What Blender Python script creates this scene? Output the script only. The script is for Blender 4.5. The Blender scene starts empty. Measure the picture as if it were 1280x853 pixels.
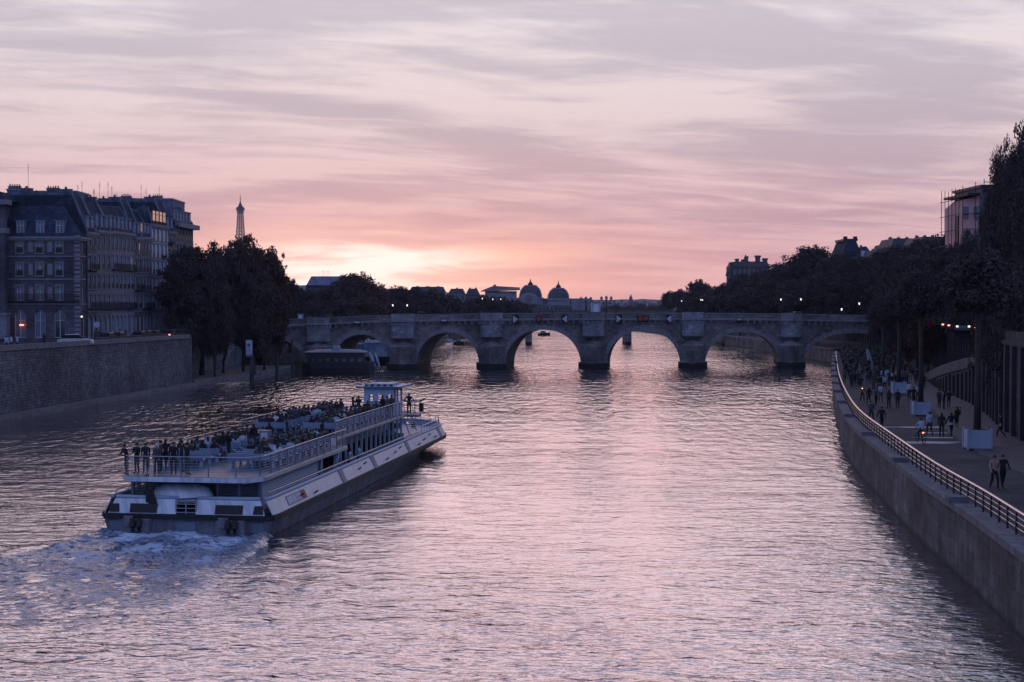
import bpy, math, random
import numpy as np
from mathutils import Vector, Matrix, Euler
R=math.radians; PI=math.pi
rnd=random.Random(7); nr=np.random.RandomState(7)
sc=bpy.context.scene; COL=sc.collection
# ------------------------------------------------------------ camera
F=1778.0; CZ=12.0
PITCH=math.atan(41.5/F)
def ray(px,py):
    x=(px-640)/F; y=-(py-426.5)/F
    c,s=math.cos(PITCH),math.sin(PITCH)
    return (x, c+y*s, -s+y*c)
def G(px,py,z=0.0):
    r=ray(px,py); t=(z-CZ)/r[2]; return (r[0]*t,r[1]*t)
def PX(px,d): return (px-640)/F*d
def ZY(py,d): return CZ+(385-py)*d/F
cam=bpy.data.cameras.new('camera'); cam.lens=50; cam.sensor_width=36; cam.clip_end=20000; cam.clip_start=.5
co=bpy.data.objects.new('camera',cam); COL.objects.link(co); co.location=(0,0,CZ); co.rotation_euler=(PI/2-PITCH,0,0); sc.camera=co
# ------------------------------------------------------------ materials
class NT:
    def __init__(s,nt): s.nt=nt; s.n=nt.nodes; s.l=nt.links
    def new(s,t,**k):
        n=s.n.new(t)
        for a,b in k.items(): setattr(n,a,b)
        return n
    def put(s,sock,v):
        if hasattr(v,'links') or isinstance(v,bpy.types.NodeSocket): s.l.new(v,sock)
        else: sock.default_value=v
    def m(s,op,a,b=0.0,c=None,clamp=False):
        n=s.new('ShaderNodeMath',operation=op,use_clamp=clamp); s.put(n.inputs[0],a); s.put(n.inputs[1],b)
        if c is not None: s.put(n.inputs[2],c)
        return n.outputs[0]
    def mix(s,f,a,b,mode='MIX'):
        n=s.new('ShaderNodeMixRGB',blend_type=mode); s.put(n.inputs[0],f); s.put(n.inputs[1],a); s.put(n.inputs[2],b); return n.outputs[0]
    def comb(s,x,y,z):
        n=s.new('ShaderNodeCombineXYZ'); s.put(n.inputs[0],x); s.put(n.inputs[1],y); s.put(n.inputs[2],z); return n.outputs[0]
    def noise(s,vec,scale,detail=4,rough=.55,dist=0.0):
        n=s.new('ShaderNodeTexNoise'); s.put(n.inputs['Vector'],vec); n.inputs['Scale'].default_value=scale; n.inputs['Detail'].default_value=detail
        n.inputs['Roughness'].default_value=rough; n.inputs['Distortion'].default_value=dist; return n.outputs['Fac']
    def ramp(s,fac,stops):
        n=s.new('ShaderNodeValToRGB'); s.put(n.inputs[0],fac); cr=n.color_ramp
        while len(cr.elements)<len(stops): cr.elements.new(.5)
        for e,(p,c) in zip(cr.elements,stops):
            e.position=p; e.color=(c[0],c[1],c[2],1) if not isinstance(c,(int,float)) else (c,c,c,1)
        return n.outputs[0]
    def smooth(s,x,a,b):
        n=s.new('ShaderNodeMapRange',interpolation_type='SMOOTHSTEP'); s.put(n.inputs[0],x); n.inputs[1].default_value=a; n.inputs[2].default_value=b; return n.outputs[0]
def c4(c,k=1.0): return (c[0]*k,c[1]*k,c[2]*k,1)
MATS={}
def pm(name,col,rough=.75,metal=0.0,var=.22,scale=1.5,bump=0.0,col2=None,brick=None,streak=False,emit=None,es=1.0,spec=.5,stain=None):
    if name in MATS: return MATS[name]
    m=bpy.data.materials.new(name); m.use_nodes=True; t=NT(m.node_tree); b=t.n['Principled BSDF']
    tc=t.new('ShaderNodeTexCoord'); v=tc.outputs['Object']
    f=t.noise(v,scale,5,.62)
    c=t.mix(t.ramp(f,[(.32,0),(.68,1)]),c4(col,1-var),c4(col2 if col2 else col,1+var if not col2 else 1))
    sx=t.new('ShaderNodeSeparateXYZ'); t.put(sx.inputs[0],v)
    if brick:
        u=t.m('ADD',sx.outputs[0],sx.outputs[1]); wn=t.m('MULTIPLY',t.m('SUBTRACT',t.noise(v,.9,3),.5),brick[1]*.95); bv=t.comb(t.m('ADD',u,t.m('MULTIPLY',wn,2.5)),t.m('ADD',sx.outputs[2],wn),0.0)
        bt=t.new('ShaderNodeTexBrick'); t.put(bt.inputs['Vector'],bv); bt.inputs['Scale'].default_value=1; bt.inputs['Brick Width'].default_value=brick[0]; bt.inputs['Row Height'].default_value=brick[1]
        bt.inputs['Mortar Size'].default_value=brick[2]; bt.inputs['Color1'].default_value=(1.18,1.16,1.14,1); bt.inputs['Color2'].default_value=(.72,.74,.78,1); bt.inputs['Mortar'].default_value=(.42,.42,.45,1); bt.inputs['Mortar Smooth'].default_value=.4
        c=t.mix(1.0,c,bt.outputs['Color'],'MULTIPLY')
        big=t.noise(v,.16,4,.6); c=t.mix(1.0,c,t.ramp(big,[(.3,.45),(.7,1.35)]),'MULTIPLY')
    if streak:
        u=t.m('ADD',sx.outputs[0],sx.outputs[1]); st=t.noise(t.comb(t.m('MULTIPLY',u,1.3),t.m('MULTIPLY',sx.outputs[2],.12),0.0),1.0,5,.65)
        c=t.mix(1.0,c,t.ramp(st,[(.35,.6),(.6,1.1)]),'MULTIPLY')
    if stain: # algae band near the waterline: (height, colour)
        zz=t.m('ADD',sx.outputs[2],t.m('MULTIPLY',t.noise(v,.7,4),.5))
        c=t.mix(t.smooth(zz,stain[0]+.35,stain[0]+.0),c,c4(stain[1]))
    t.put(b.inputs['Base Color'],c); b.inputs['Metallic'].default_value=metal; b.inputs['Specular IOR Level'].default_value=spec
    t.put(b.inputs['Roughness'],t.m('ADD',rough-.06,t.m('MULTIPLY',f,.12)))
    if bump:
        bp=t.new('ShaderNodeBump'); bp.inputs['Strength'].default_value=1; bp.inputs['Distance'].default_value=bump
        h=t.noise(v,scale*4,6,.65)
        if brick: h=t.m('ADD',h,t.m('MULTIPLY',bt.outputs['Fac'],-.8))
        t.put(bp.inputs['Height'],h); t.put(b.inputs['Normal'],bp.outputs[0])
    if emit: b.inputs['Emission Color'].default_value=c4(emit); b.inputs['Emission Strength'].default_value=es
    MATS[name]=m; return m
STONE=pm('quay_stone',(.125,.13,.16),.9,var=.55,scale=1.6,bump=.09,brick=(.75,.33,.03),stain=(.3,(.02,.022,.02)))
STONE2=pm('river_wall_stone',(.135,.12,.125),.9,var=.5,scale=.9,bump=.05,brick=(1.6,.75,.02),streak=True,stain=(.25,(.025,.025,.025)))
COPE=pm('coping_stone',(.15,.142,.165),.85,var=.35,scale=1.3,bump=.03)
BST=pm('bridge_stone',(.22,.198,.208),.9,var=.3,scale=.5,bump=.04,brick=(1.0,.48,.03),stain=(1.0,(.018,.018,.02)))
BST2=pm('bridge_pale_stone',(.29,.285,.33),.88,var=.3,scale=.5,bump=.03,brick=(1.0,.5,.02))
BCO=pm('bridge_cornice_stone',(.25,.24,.27),.85,var=.3,scale=.6,bump=.02)
ASPH=pm('asphalt',(.06,.058,.068),.85,var=.4,scale=.35,bump=.01,spec=.2)
PAVE=pm('pavement_slabs',(.085,.08,.088),.8,var=.25,scale=.6,bump=.01)
EARTH=pm('earth',(.06,.055,.05),.95)
FAC=pm('facade_stone',(.105,.095,.12),.88,var=.25,scale=.5,bump=.02,brick=(.9,.42,.02))
FACL=pm('facade_limestone',(.26,.27,.34),.85,var=.18,scale=.5,bump=.01,streak=True)
FACM=pm('facade_grey_render',(.16,.16,.20),.85,var=.22,scale=.5,bump=.01,streak=True)
FACB=pm('facade_white_render',(.36,.40,.52),.85,var=.15,scale=.5,streak=True)
MOULD=pm('moulding_stone',(.22,.21,.25),.85,var=.2)
SLATE=pm('slate_roof',(.045,.055,.09),.85,var=.3,scale=1.2,bump=.02,brick=(.3,.2,.01),spec=.15)
ZINC=pm('zinc_roof',(.17,.21,.32),.7,var=.2,scale=.5,streak=True,spec=.2)
PARTY=pm('party_wall_render',(.12,.145,.22),.85,var=.2,scale=.35,streak=True)
CHIM=pm('chimney_clay',(.10,.07,.07),.85)
IRON=pm('dark_iron',(.02,.02,.025),.5,metal=.4)
WFR=pm('window_frame_paint',(.55,.57,.66),.6,var=.1)
SHUT=pm('shutter_paint',(.45,.50,.65),.7,var=.1)
GLASSC=pm('curtained_window_glass',(.12,.14,.20),.3,var=.3,scale=.8,spec=.6)
GLASSW=pm('warm_window_glass',(.3,.2,.12),.3,emit=(1.0,.6,.3),es=.35)
GLASS=pm('window_glass',(.02,.025,.04),.08,var=.3,scale=.3,spec=1.0)
GLIT=pm('lit_window_glass',(.8,.5,.4),.3,emit=(1.0,.55,.42),es=.75)
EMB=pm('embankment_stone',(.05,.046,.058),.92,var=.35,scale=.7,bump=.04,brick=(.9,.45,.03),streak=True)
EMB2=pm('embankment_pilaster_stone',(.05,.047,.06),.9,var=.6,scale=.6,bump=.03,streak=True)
WOODD=pm('dark_timber',(.05,.045,.045),.85,streak=True)
LAMP=pm('lamp_light',(1,.95,.85),.4,emit=(1,.9,.75),es=1.8)
RED=pm('red_lamp',(1,.1,.05),.4,emit=(1,.16,.08),es=6)
REDS=pm('red_sign_paint',(.35,.06,.03),.6,var=.1)
WHT=pm('white_sign_paint',(.5,.52,.6),.5,var=.05)
BLUS=pm('blue_sign_paint',(.05,.12,.4),.5,var=.05)
GRYT=pm('grey_sign_paint',(.25,.28,.36),.5,var=.05)
# boat
BW=pm('boat_white_paint',(.66,.70,.80),.4,var=.1,scale=1.2,streak=True)
BWP=pm('boat_side_panel_paint',(.66,.62,.68),.4,var=.12,scale=1.5)
BG=pm('boat_grey_paint',(.16,.19,.26),.5,var=.15)
BH=pm('boat_hull_dark',(.19,.19,.23),.6,spec=.15,var=.3,scale=1,streak=True)
BK=pm('boat_black_rubber',(.012,.012,.016),.6)
BDK=pm('boat_deck_floor',(.11,.13,.19),.45,var=.2)
BBN=pm('boat_bench_paint',(.32,.39,.54),.5,var=.1)
STL=pm('boat_steel_rail',(.36,.36,.42),.35,metal=.7,var=.1)
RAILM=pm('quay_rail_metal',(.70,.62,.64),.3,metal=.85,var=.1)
GLB=pm('boat_window_glass',(.03,.035,.05),.06,spec=1.0)
PLW=pm('planter_paint',(.36,.42,.56),.7,var=.15,scale=1)
def leafmat(name,col):
    m=bpy.data.materials.new(name); m.use_nodes=True; t=NT(m.node_tree); b=t.n['Principled BSDF']
    g=t.new('ShaderNodeObjectInfo'); tc=t.new('ShaderNodeTexCoord'); f=t.noise(tc.outputs['Object'],.55,3); f2=t.noise(tc.outputs['Object'],5,2)
    c=t.mix(t.ramp(f,[(.35,0),(.65,1)]),c4(col,.8),c4(col,1.2)); c=t.mix(t.m('MULTIPLY',f2,.3),c,c4((col[0]*1.9,col[1]*1.1,col[2]*.7)))
    t.put(b.inputs['Base Color'],c); b.inputs['Roughness'].default_value=.85; b.inputs['Specular IOR Level'].default_value=.15
    MATS[name]=m; return m
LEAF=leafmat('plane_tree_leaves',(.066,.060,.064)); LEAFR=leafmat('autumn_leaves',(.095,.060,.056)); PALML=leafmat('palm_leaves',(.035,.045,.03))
BARK=pm('bark',(.05,.043,.04),.95,var=.3,scale=3,bump=.02)
# ------------------------------------------------------------ mesh helpers
class MB:
    def __init__(s): s.v=[]; s.f=[]; s.mi=[]; s.M=None
    def add(s,vs,fs,mi=0):
        o=len(s.v)
        if s.M is not None: vs=[tuple(s.M@Vector(v)) for v in vs]
        s.v+=vs; s.f+=[tuple(i+o for i in f) for f in fs]; s.mi+=[mi]*len(fs); return s
    def box(s,x0,x1,y0,y1,z0,z1,mi=0):
        return s.add([(x0,y0,z0),(x1,y0,z0),(x1,y1,z0),(x0,y1,z0),(x0,y0,z1),(x1,y0,z1),(x1,y1,z1),(x0,y1,z1)],
          [(0,3,2,1),(4,5,6,7),(0,1,5,4),(1,2,6,5),(2,3,7,6),(3,0,4,7)],mi)
    def hexa(s,p,mi=0): # 8 points: bottom 4 ccw, top 4
        return s.add(p,[(0,3,2,1),(4,5,6,7),(0,1,5,4),(1,2,6,5),(2,3,7,6),(3,0,4,7)],mi)
    def prism(s,poly,z0,z1,mi=0,top=None):
        n=len(poly); t=top or poly
        return s.add([(p[0],p[1],z0) for p in poly]+[(p[0],p[1],z1) for p in t],[tuple(range(n))[::-1],tuple(range(n,2*n))]+[(i,(i+1)%n,n+(i+1)%n,n+i) for i in range(n)],mi)
    def cyl(s,x,y,z0,z1,r0,r1=None,n=10,mi=0):
        r1=r0 if r1 is None else r1
        a=[2*PI*i/n for i in range(n)]
        return s.prism([(x+r0*math.cos(t),y+r0*math.sin(t)) for t in a],z0,z1,mi,[(x+r1*math.cos(t),y+r1*math.sin(t)) for t in a])
    def bar(s,a,b,r0,r1=None,n=5,mi=0):
        r1=r0 if r1 is None else r1
        a=Vector(a); b=Vector(b); d=(b-a)
        if d.length<1e-6: return s
        d.normalize(); u=d.cross(Vector((0,0,1)))
        if u.length<.05: u=d.cross(Vector((1,0,0)))
        u.normalize(); w=d.cross(u); vs=[]
        for p,r in ((a,r0),(b,r1)):
            for i in range(n):
                t=2*PI*i/n; vs.append(tuple(p+u*(r*math.cos(t))+w*(r*math.sin(t))))
        return s.add(vs,[tuple(range(n)),tuple(range(n,2*n))[::-1]]+[(i,n+i,n+(i+1)%n,(i+1)%n) for i in range(n)],mi)
    def tube(s,pts,r,n=6,mi=0):
        pts=[Vector(p) for p in pts]; vs=[]; k=len(pts)
        for j,p in enumerate(pts):
            d=(pts[min(j+1,k-1)]-pts[max(j-1,0)]).normalized(); u=d.cross(Vector((0,0,1)))
            if u.length<.05: u=Vector((1,0,0))
            u.normalize(); w=d.cross(u); rr=r[j] if isinstance(r,(list,tuple)) else r
            for i in range(n):
                t=2*PI*i/n; vs.append(tuple(p+u*(rr*math.cos(t))+w*(rr*math.sin(t))))
        fs=[(j*n+i,(j+1)*n+i,(j+1)*n+(i+1)%n,j*n+(i+1)%n) for j in range(k-1) for i in range(n)]
        fs+=[tuple(range(n)),tuple(range((k-1)*n,k*n))[::-1]]
        return s.add(vs,fs,mi)
    def ell(s,c,r,n=10,m=7,mi=0):
        vs=[];fs=[]
        for j in range(1,m):
            p=PI*j/m
            for i in range(n):
                t=2*PI*i/n; vs.append((c[0]+r[0]*math.sin(p)*math.cos(t),c[1]+r[1]*math.sin(p)*math.sin(t),c[2]+r[2]*math.cos(p)))
        a=len(vs); vs+=[(c[0],c[1],c[2]+r[2]),(c[0],c[1],c[2]-r[2])]
        for j in range(m-2):
            for i in range(n): fs.append((j*n+i,(j+1)*n+i,(j+1)*n+(i+1)%n,j*n+(i+1)%n))
        for i in range(n): fs.append((a,i,(i+1)%n)); fs.append((a+1,(m-2)*n+(i+1)%n,(m-2)*n+i))
        return s.add(vs,fs,mi)
    def mesh(s,name,mats,smooth=False):
        me=bpy.data.meshes.new(name); me.from_pydata(s.v,[],s.f)
        for m in (mats if isinstance(mats,(list,tuple)) else [mats]): me.materials.append(m)
        if any(s.mi): me.polygons.foreach_set('material_index',s.mi)
        if smooth: me.polygons.foreach_set('use_smooth',[True]*len(me.polygons))
        me.update(); return me
    def build(s,name,mats,parent=None,smooth=False): return ob(name,s.mesh(name,mats,smooth),parent)
def ob(name,me,parent=None,loc=None,rz=0.0):
    o=bpy.data.objects.new(name,me); COL.objects.link(o)
    if parent: o.parent=parent
    if loc: o.location=loc
    if rz: o.rotation_euler=(0,0,rz)
    return o
def tag(o,label,cat,group=None,kind=None):
    if label: o['label']=label
    if cat: o['category']=cat
    if group: o['group']=group
    if kind: o['kind']=kind
    return o
def thing(name,label,cat,loc=(0,0,0),rz=0.0,group=None):
    return tag(ob(name,None,None,loc,rz),label,cat,group)
def struct(o): o['kind']='structure'; return o
KIDS={}
def copy_tree(o,parent=None,kids=None):
    c=o.copy(); COL.objects.link(c)
    if parent: c.parent=parent
    for ch in list(o.children): copy_tree(ch,c)
    return c
def catmull(P,step=2.0):
    out=[]; P=[Vector((*p,0)) if len(p)==2 else Vector(p) for p in P]
    Q=[P[0]*2-P[1]]+P+[P[-1]*2-P[-2]]
    for i in range(1,len(Q)-2):
        a,b,c,d=Q[i-1:i+3]; n=max(1,int((c-b).length/step))
        for k in range(n):
            t=k/n; out.append(.5*((2*b)+(c-a)*t+(2*a-5*b+4*c-d)*t*t+(3*b-a-3*c+d)*t**3))
    out.append(P[-1]); return [(p.x,p.y) for p in out]
def offset(P,d): # offset to the right of travel
    o=[]
    for i in range(len(P)):
        a=Vector(P[max(i-1,0)]); b=Vector(P[min(i+1,len(P)-1)]); t=(b-a).normalized(); o.append((P[i][0]+t.y*d,P[i][1]-t.x*d))
    return o
def ribbon(mb,A,B,za,zb,mi=0): # closed solid strip between polylines A,B from z za to zb
    n=len(A); f=lambda z,i:(z[i] if isinstance(z,(list,tuple)) else z)
    vs=[(A[i][0],A[i][1],f(za,i)) for i in range(n)]+[(B[i][0],B[i][1],f(za,i)) for i in range(n)]+[(A[i][0],A[i][1],f(zb,i)) for i in range(n)]+[(B[i][0],B[i][1],f(zb,i)) for i in range(n)]
    fs=[]
    for i in range(n-1):
        fs+=[(i,i+1,2*n+i+1,2*n+i),(n+i+1,n+i,3*n+i,3*n+i+1),(2*n+i,2*n+i+1,3*n+i+1,3*n+i),(i+1,i,n+i,n+i+1)]
    fs+=[(0,2*n,3*n,n),(n-1,2*n-1,4*n-1,3*n-1)]
    return mb.add(vs,fs,mi)
def arclen(P):
    L=[0.0]
    for i in range(1,len(P)): L.append(L[-1]+math.hypot(P[i][0]-P[i-1][0],P[i][1]-P[i-1][1]))
    return L
def at_len(P,L,s):
    s=max(0,min(s,L[-1]-1e-6)); i=max(j for j in range(len(L)) if L[j]<=s); i=min(i,len(P)-2)
    t=(s-L[i])/(L[i+1]-L[i]+1e-9); x=P[i][0]+(P[i+1][0]-P[i][0])*t; y=P[i][1]+(P[i+1][1]-P[i][1])*t
    return x,y,math.atan2(P[i+1][1]-P[i][1],P[i+1][0]-P[i][0])
# ------------------------------------------------------------ world
SUN_AZ=math.atan((478-640)/F); SUN_EL=R(3.2)
def make_world():
    w=bpy.data.worlds.new('World'); sc.world=w; w.use_nodes=True; t=NT(w.node_tree); bg=t.n['Background']
    tc=t.new('ShaderNodeTexCoord'); sp=t.new('ShaderNodeSeparateXYZ'); t.put(sp.inputs[0],tc.outputs['Generated']); X,Y,Z=sp.outputs
    az=t.m('ARCTAN2',X,Y)
    zz=t.m('MAXIMUM',Z,0.0)
    # wavy warp of elevation for the cloud bands
    k=t.m('DIVIDE',1.0,t.m('ADD',zz,.07)); u=t.m('MULTIPLY',X,k); v=t.m('MULTIPLY',Y,k)
    ur=t.m('ADD',t.m('MULTIPLY',u,.93),t.m('MULTIPLY',v,.36)); vr=t.m('SUBTRACT',t.m('MULTIPLY',v,.93),t.m('MULTIPLY',u,.36))
    wv=t.noise(t.comb(t.m('MULTIPLY',u,.5),t.m('MULTIPLY',v,.5),3.0),1.0,3)
    vr2=t.m('ADD',vr,t.m('MULTIPLY',wv,.9))
    n1=t.noise(t.comb(t.m('MULTIPLY',ur,.55),t.m('MULTIPLY',vr2,1.05),1.7),1.15,9,.52,.35)
    n2=t.noise(t.comb(t.m('MULTIPLY',ur,1.0),t.m('MULTIPLY',vr2,3.4),5.1),1.6,8,.6,.5)
    n3=t.noise(t.comb(t.m('MULTIPLY',az,5.0),t.m('MULTIPLY',Z,52.0),2.2),1.3,7,.58,.4)
    cm=t.m('ADD',t.m('ADD',t.m('MULTIPLY',n1,.56),t.m('MULTIPLY',n2,.32)),t.m('MULTIPLY',n3,.30))
    cm=t.smooth(cm,.50,.67)
    base=t.ramp(Z,[(0,(1.0,.55,.55)),(.03,(1.0,.60,.60)),(.065,(.95,.65,.66)),(.11,(.87,.68,.69)),(.2,(.91,.81,.83)),(.42,(.76,.75,.86)),(.60,(.22,.26,.46)),(1,(.10,.14,.29))])
    cl=t.ramp(Z,[(0,(.74,.40,.43)),(.03,(.72,.41,.46)),(.07,(.58,.40,.46)),(.13,(.59,.49,.55)),(.2,(.64,.58,.65)),(.42,(.44,.41,.50)),(.60,(.15,.17,.32)),(1,(.08,.10,.20))])
    c=t.mix(cm,base,cl)
    # sunset glow behind the clouds
    def gauss(a0,sa,e0,se):
        da=t.m('DIVIDE',t.m('SUBTRACT',az,a0),sa); de=t.m('DIVIDE',t.m('SUBTRACT',Z,e0),se)
        return t.m('EXPONENT',t.m('MULTIPLY',t.m('ADD',t.m('MULTIPLY',da,da),t.m('MULTIPLY',de,de)),-1.0))
    g1=gauss(SUN_AZ-.012,.072,.027,.0165); g2=gauss(SUN_AZ-.0,.125,.026,.027); g3=gauss(SUN_AZ+.03,.36,.03,.065)
    st=t.smooth(n3,.62,.40)
    c=t.mix(t.m('MULTIPLY',g3,.50),c,(1.06,.52,.50,1))
    c=t.mix(t.m('MULTIPLY',t.m('MULTIPLY',g2,t.m('ADD',t.m('MULTIPLY',st,.7),.45)),.95,clamp=True),c,(1.65,.68,.36,1))
    c=t.mix(t.m('MULTIPLY',t.m('MULTIPLY',g1,t.m('ADD',t.m('MULTIPLY',st,1.7),.45)),1.0,clamp=True),c,(1.5,1.28,1.15,1))
    # the dim blue sky behind the camera
    fr=t.smooth(Y,-.25,.72)
    c=t.mix(fr,(.25,.335,.66,1),c)
    sky=t.new('ShaderNodeTexSky',sky_type='NISHITA'); sky.sun_disc=False; sky.sun_elevation=SUN_EL; sky.sun_rotation=SUN_AZ
    c=t.mix(1.0,c,t.mix(1.0,sky.outputs[0],(.003,.003,.003,1),'MULTIPLY'),'ADD')
    t.put(bg.inputs[0],c); bg.inputs[1].default_value=1.0
make_world()
sl=bpy.data.lights.new('sun','SUN'); sl.energy=.3; sl.angle=R(50); sl.color=(1,.52,.48)
so=bpy.data.objects.new('sun',sl); COL.objects.link(so)
so.rotation_euler=Vector((math.sin(SUN_AZ)*math.cos(SUN_EL),math.cos(SUN_AZ)*math.cos(SUN_EL),math.sin(SUN_EL))).to_track_quat('Z','Y').to_euler()
sc.view_settings.view_transform='Standard'; sc.view_settings.look='None'; sc.view_settings.exposure=0; sc.view_settings.gamma=1
sc.cycles.use_denoising=True; sc.cycles.sample_clamp_indirect=3; sc.cycles.max_bounces=5; sc.cycles.glossy_bounces=3; sc.cycles.diffuse_bounces=2; sc.cycles.volume_bounces=0
sc.cycles.caustics_reflective=False; sc.cycles.caustics_refractive=False
# ------------------------------------------------------------ river, banks, ground
QZ=3.15; UZ=9.3; LZ=7.2
RB=catmull([(12,-60),(13,-20),(15,15),(17.6,43),(18.6,51.8),(19.8,61.5),(20.9,72),(22.9,87),(26.1,109),(30.7,133),(37.2,164),(45.8,203),(56.6,251),(67,296),(69,310),(69,335),(70,368),(69,485),(69,646),(60,800),(30,1000),(-60,1300),(-300,1800)],2.2)
UP=catmull([(26,-60),(28,0),(30,60),(33.8,94),(39,116),(42.3,131),(45.5,150),(52,180),(62,225),(73,275),(80,305),(84,340),(86,400),(86,560),(84,680),(76,820),(45,1040),(-45,1345),(-290,1840)],3.0)
LB=[(-62,-60),(-60,60),(-54.8,152),(-49.3,218)]
LB2=catmull([(-52,296),(-34,345),(-24,400),(-23,530),(-16,592),(-8,711),(0,860),(-20,1000),(-110,1280),(-340,1750)],6)
def interp_poly(P,y):
    for i in range(len(P)-1):
        if P[i][1]<=y<=P[i+1][1]:
            t=(y-P[i][1])/(P[i+1][1]-P[i][1]); return P[i][0]+(P[i+1][0]-P[i][0])*t
    return P[-1][0] if y>P[-1][1] else P[0][0]
def watermat(name,foam=False):
    m=bpy.data.materials.new(name); m.use_nodes=True; t=NT(m.node_tree); b=t.n['Principled BSDF']
    tc=t.new('ShaderNodeTexCoord'); v=tc.outputs['Object']; sp=t.new('ShaderNodeSeparateXYZ'); t.put(sp.inputs[0],v); X,Y,Z=sp.outputs
    a=t.noise(t.comb(t.m('MULTIPLY',X,.62),Y,0.0),1.25,2,.5,.3)
    a2=t.noise(t.comb(t.m('MULTIPLY',X,.55),t.m('ADD',Y,t.m('MULTIPLY',X,.2)),4.0),3.2,3,.55,.4)
    a3=t.noise(t.comb(t.m('MULTIPLY',X,.5),Y,9.0),.33,2,.5,.2)
    patch=t.ramp(t.noise(t.comb(t.m('MULTIPLY',X,.5),t.m('MULTIPLY',Y,.35),7.0),.09,3),[(.35,.55),(.65,1.25)])
    h=t.m('MULTIPLY',t.m('ADD',t.m('MULTIPLY',a,.125),t.m('MULTIPLY',a2,.060)),t.m('SUBTRACT',1.0,t.m('MULTIPLY',t.smooth(Y,80,230),.75)))
    h=t.m('ADD',h,t.m('MULTIPLY',a3,.22))
    a4=t.noise(t.comb(t.m('MULTIPLY',X,1.5),t.m('MULTIPLY',Y,.5),2.0),.5,3,.55,.3)
    h=t.m('ADD',h,t.m('MULTIPLY',t.m('MULTIPLY',a4,.75),t.smooth(Y,60,200)))
    h=t.m('MULTIPLY',h,patch)
    h=t.m('MULTIPLY',h,t.m('SUBTRACT',1.5,t.m('MULTIPLY',t.smooth(Y,45,130),.5)))
    bp=t.new('ShaderNodeBump'); bp.inputs['Strength'].default_value=1; bp.inputs['Distance'].default_value=WAVE; t.put(bp.inputs['Height'],h); t.put(b.inputs['Normal'],bp.outputs[0])
    col=(.57,.58,.63,1); b.inputs['Roughness'].default_value=.05; b.inputs['Metallic'].default_value=1.0
    if foam:
        at=t.new('ShaderNodeAttribute',attribute_name='foam'); f=at.outputs['Fac']
        fn=t.noise(t.comb(t.m('MULTIPLY',X,.9),Y,1.0),1.5,11,.78,.9)
        fl=t.m('SUBTRACT',1.0,t.m('MULTIPLY',t.m('ABSOLUTE',t.m('SUBTRACT',fn,.5)),26.0),clamp=True)
        f3=t.noise(t.comb(t.m('MULTIPLY',X,.6),Y,8.0),.7,6,.7,.5)
        fm=t.m('ADD',t.m('MULTIPLY',fl,t.m('MULTIPLY',f,1.3)),t.smooth(t.m('ADD',t.m('MULTIPLY',fn,.5),t.m('ADD',t.m('MULTIPLY',f3,.5),t.m('MULTIPLY',f,.30))),.66,.84),clamp=True)
        t.put(b.inputs['Base Color'],t.mix(fm,t.mix(t.m('MULTIPLY',f,2.2,clamp=True),col,(.035,.06,.12,1)),(.50,.58,.74,1))); t.put(b.inputs['Metallic'],t.m('SUBTRACT',1.0,t.m('MULTIPLY',f,2.4),clamp=True))
        t.put(b.inputs['Roughness'],t.m('ADD',.07,t.m('MULTIPLY',fm,.75)))
        pass
    else: b.inputs['Base Color'].default_value=col
    return m
WAVE=.66
WM=watermat('river_water'); WFM=watermat('wake_water',True)
# boat frame
BO=Vector((-17.2,74.8,0)); BH_ANG=R(8.1)   # stern centre, heading to the right of +Y
bs=(math.sin(BH_ANG),math.cos(BH_ANG)); bt_=(math.cos(BH_ANG),-math.sin(BH_ANG))
def hnoise(x,y,seed,n=7,amp=1.0,lam=2.0,spread=.9,ang=1.57):
    r=np.random.RandomState(seed); h=np.zeros_like(x)
    for i in range(n):
        l=lam*r.uniform(.6,1.7); th=ang+r.uniform(-spread,spread); ph=r.uniform(0,6.28); k=2*PI/l
        h+=np.sin(k*(x*math.cos(th)+y*math.sin(th))+ph+.8*np.sin(k*.37*(x*math.sin(th)-y*math.cos(th))+ph*2))*l/lam
    return h/n*amp
def grid_obj(name,X,Y,Z,mat,attr=None,smooth=True):
    ny,nx=X.shape; me=bpy.data.meshes.new(name); N=nx*ny
    me.vertices.add(N); me.vertices.foreach_set('co',np.stack([X,Y,Z],-1).reshape(-1).astype(np.float32))
    i=(np.arange(ny-1)[:,None]*nx+np.arange(nx-1)[None,:]).reshape(-1); q=np.stack([i,i+1,i+nx+1,i+nx],-1).reshape(-1)
    nf=len(i); me.loops.add(nf*4); me.loops.foreach_set('vertex_index',q.astype(np.int32)); me.polygons.add(nf); me.polygons.foreach_set('loop_start',np.arange(0,nf*4,4,dtype=np.int32))
    me.polygons.foreach_set('use_smooth',np.ones(nf,dtype=bool))
    if attr is not None:
        a=me.attributes.new('foam','FLOAT','POINT'); a.data.foreach_set('value',attr.reshape(-1).astype(np.float32))
    me.materials.append(mat); me.update(calc_edges=True); me.validate(); return ob(name,me)
def kelvin(X,Y):
    # diverging ridges trailing from the stern quarters and the bow
    dx=X-BO.x; dy=Y-BO.y; s=dx*bs[0]+dy*bs[1]; t=dx*bt_[0]+dy*bt_[1]; h=np.zeros_like(X)
    for s0,t0,sl,am in ((2,4.4,.27,.10),(6,4.6,.36,.07),(2,-4.4,-.27,.07),(44,2,.33,.06),(44,2,.42,.045)):
        b=s0-s; c=t0+sl*np.maximum(b,0)*np.sign(1); w=.55+.02*np.maximum(b,0)
        e=np.exp(-((t-c)/w)**2)-.6*np.exp(-((t-c-1.5*w*np.sign(sl))/w)**2)
        mod=.55+.45*np.sin(b*1.9+3*np.sin(b*.45))
        h+=am*e*mod*np.clip(b/4,0,1)*np.exp(-np.maximum(b,0)/45)
    return h
ys=[36.0]
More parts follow.
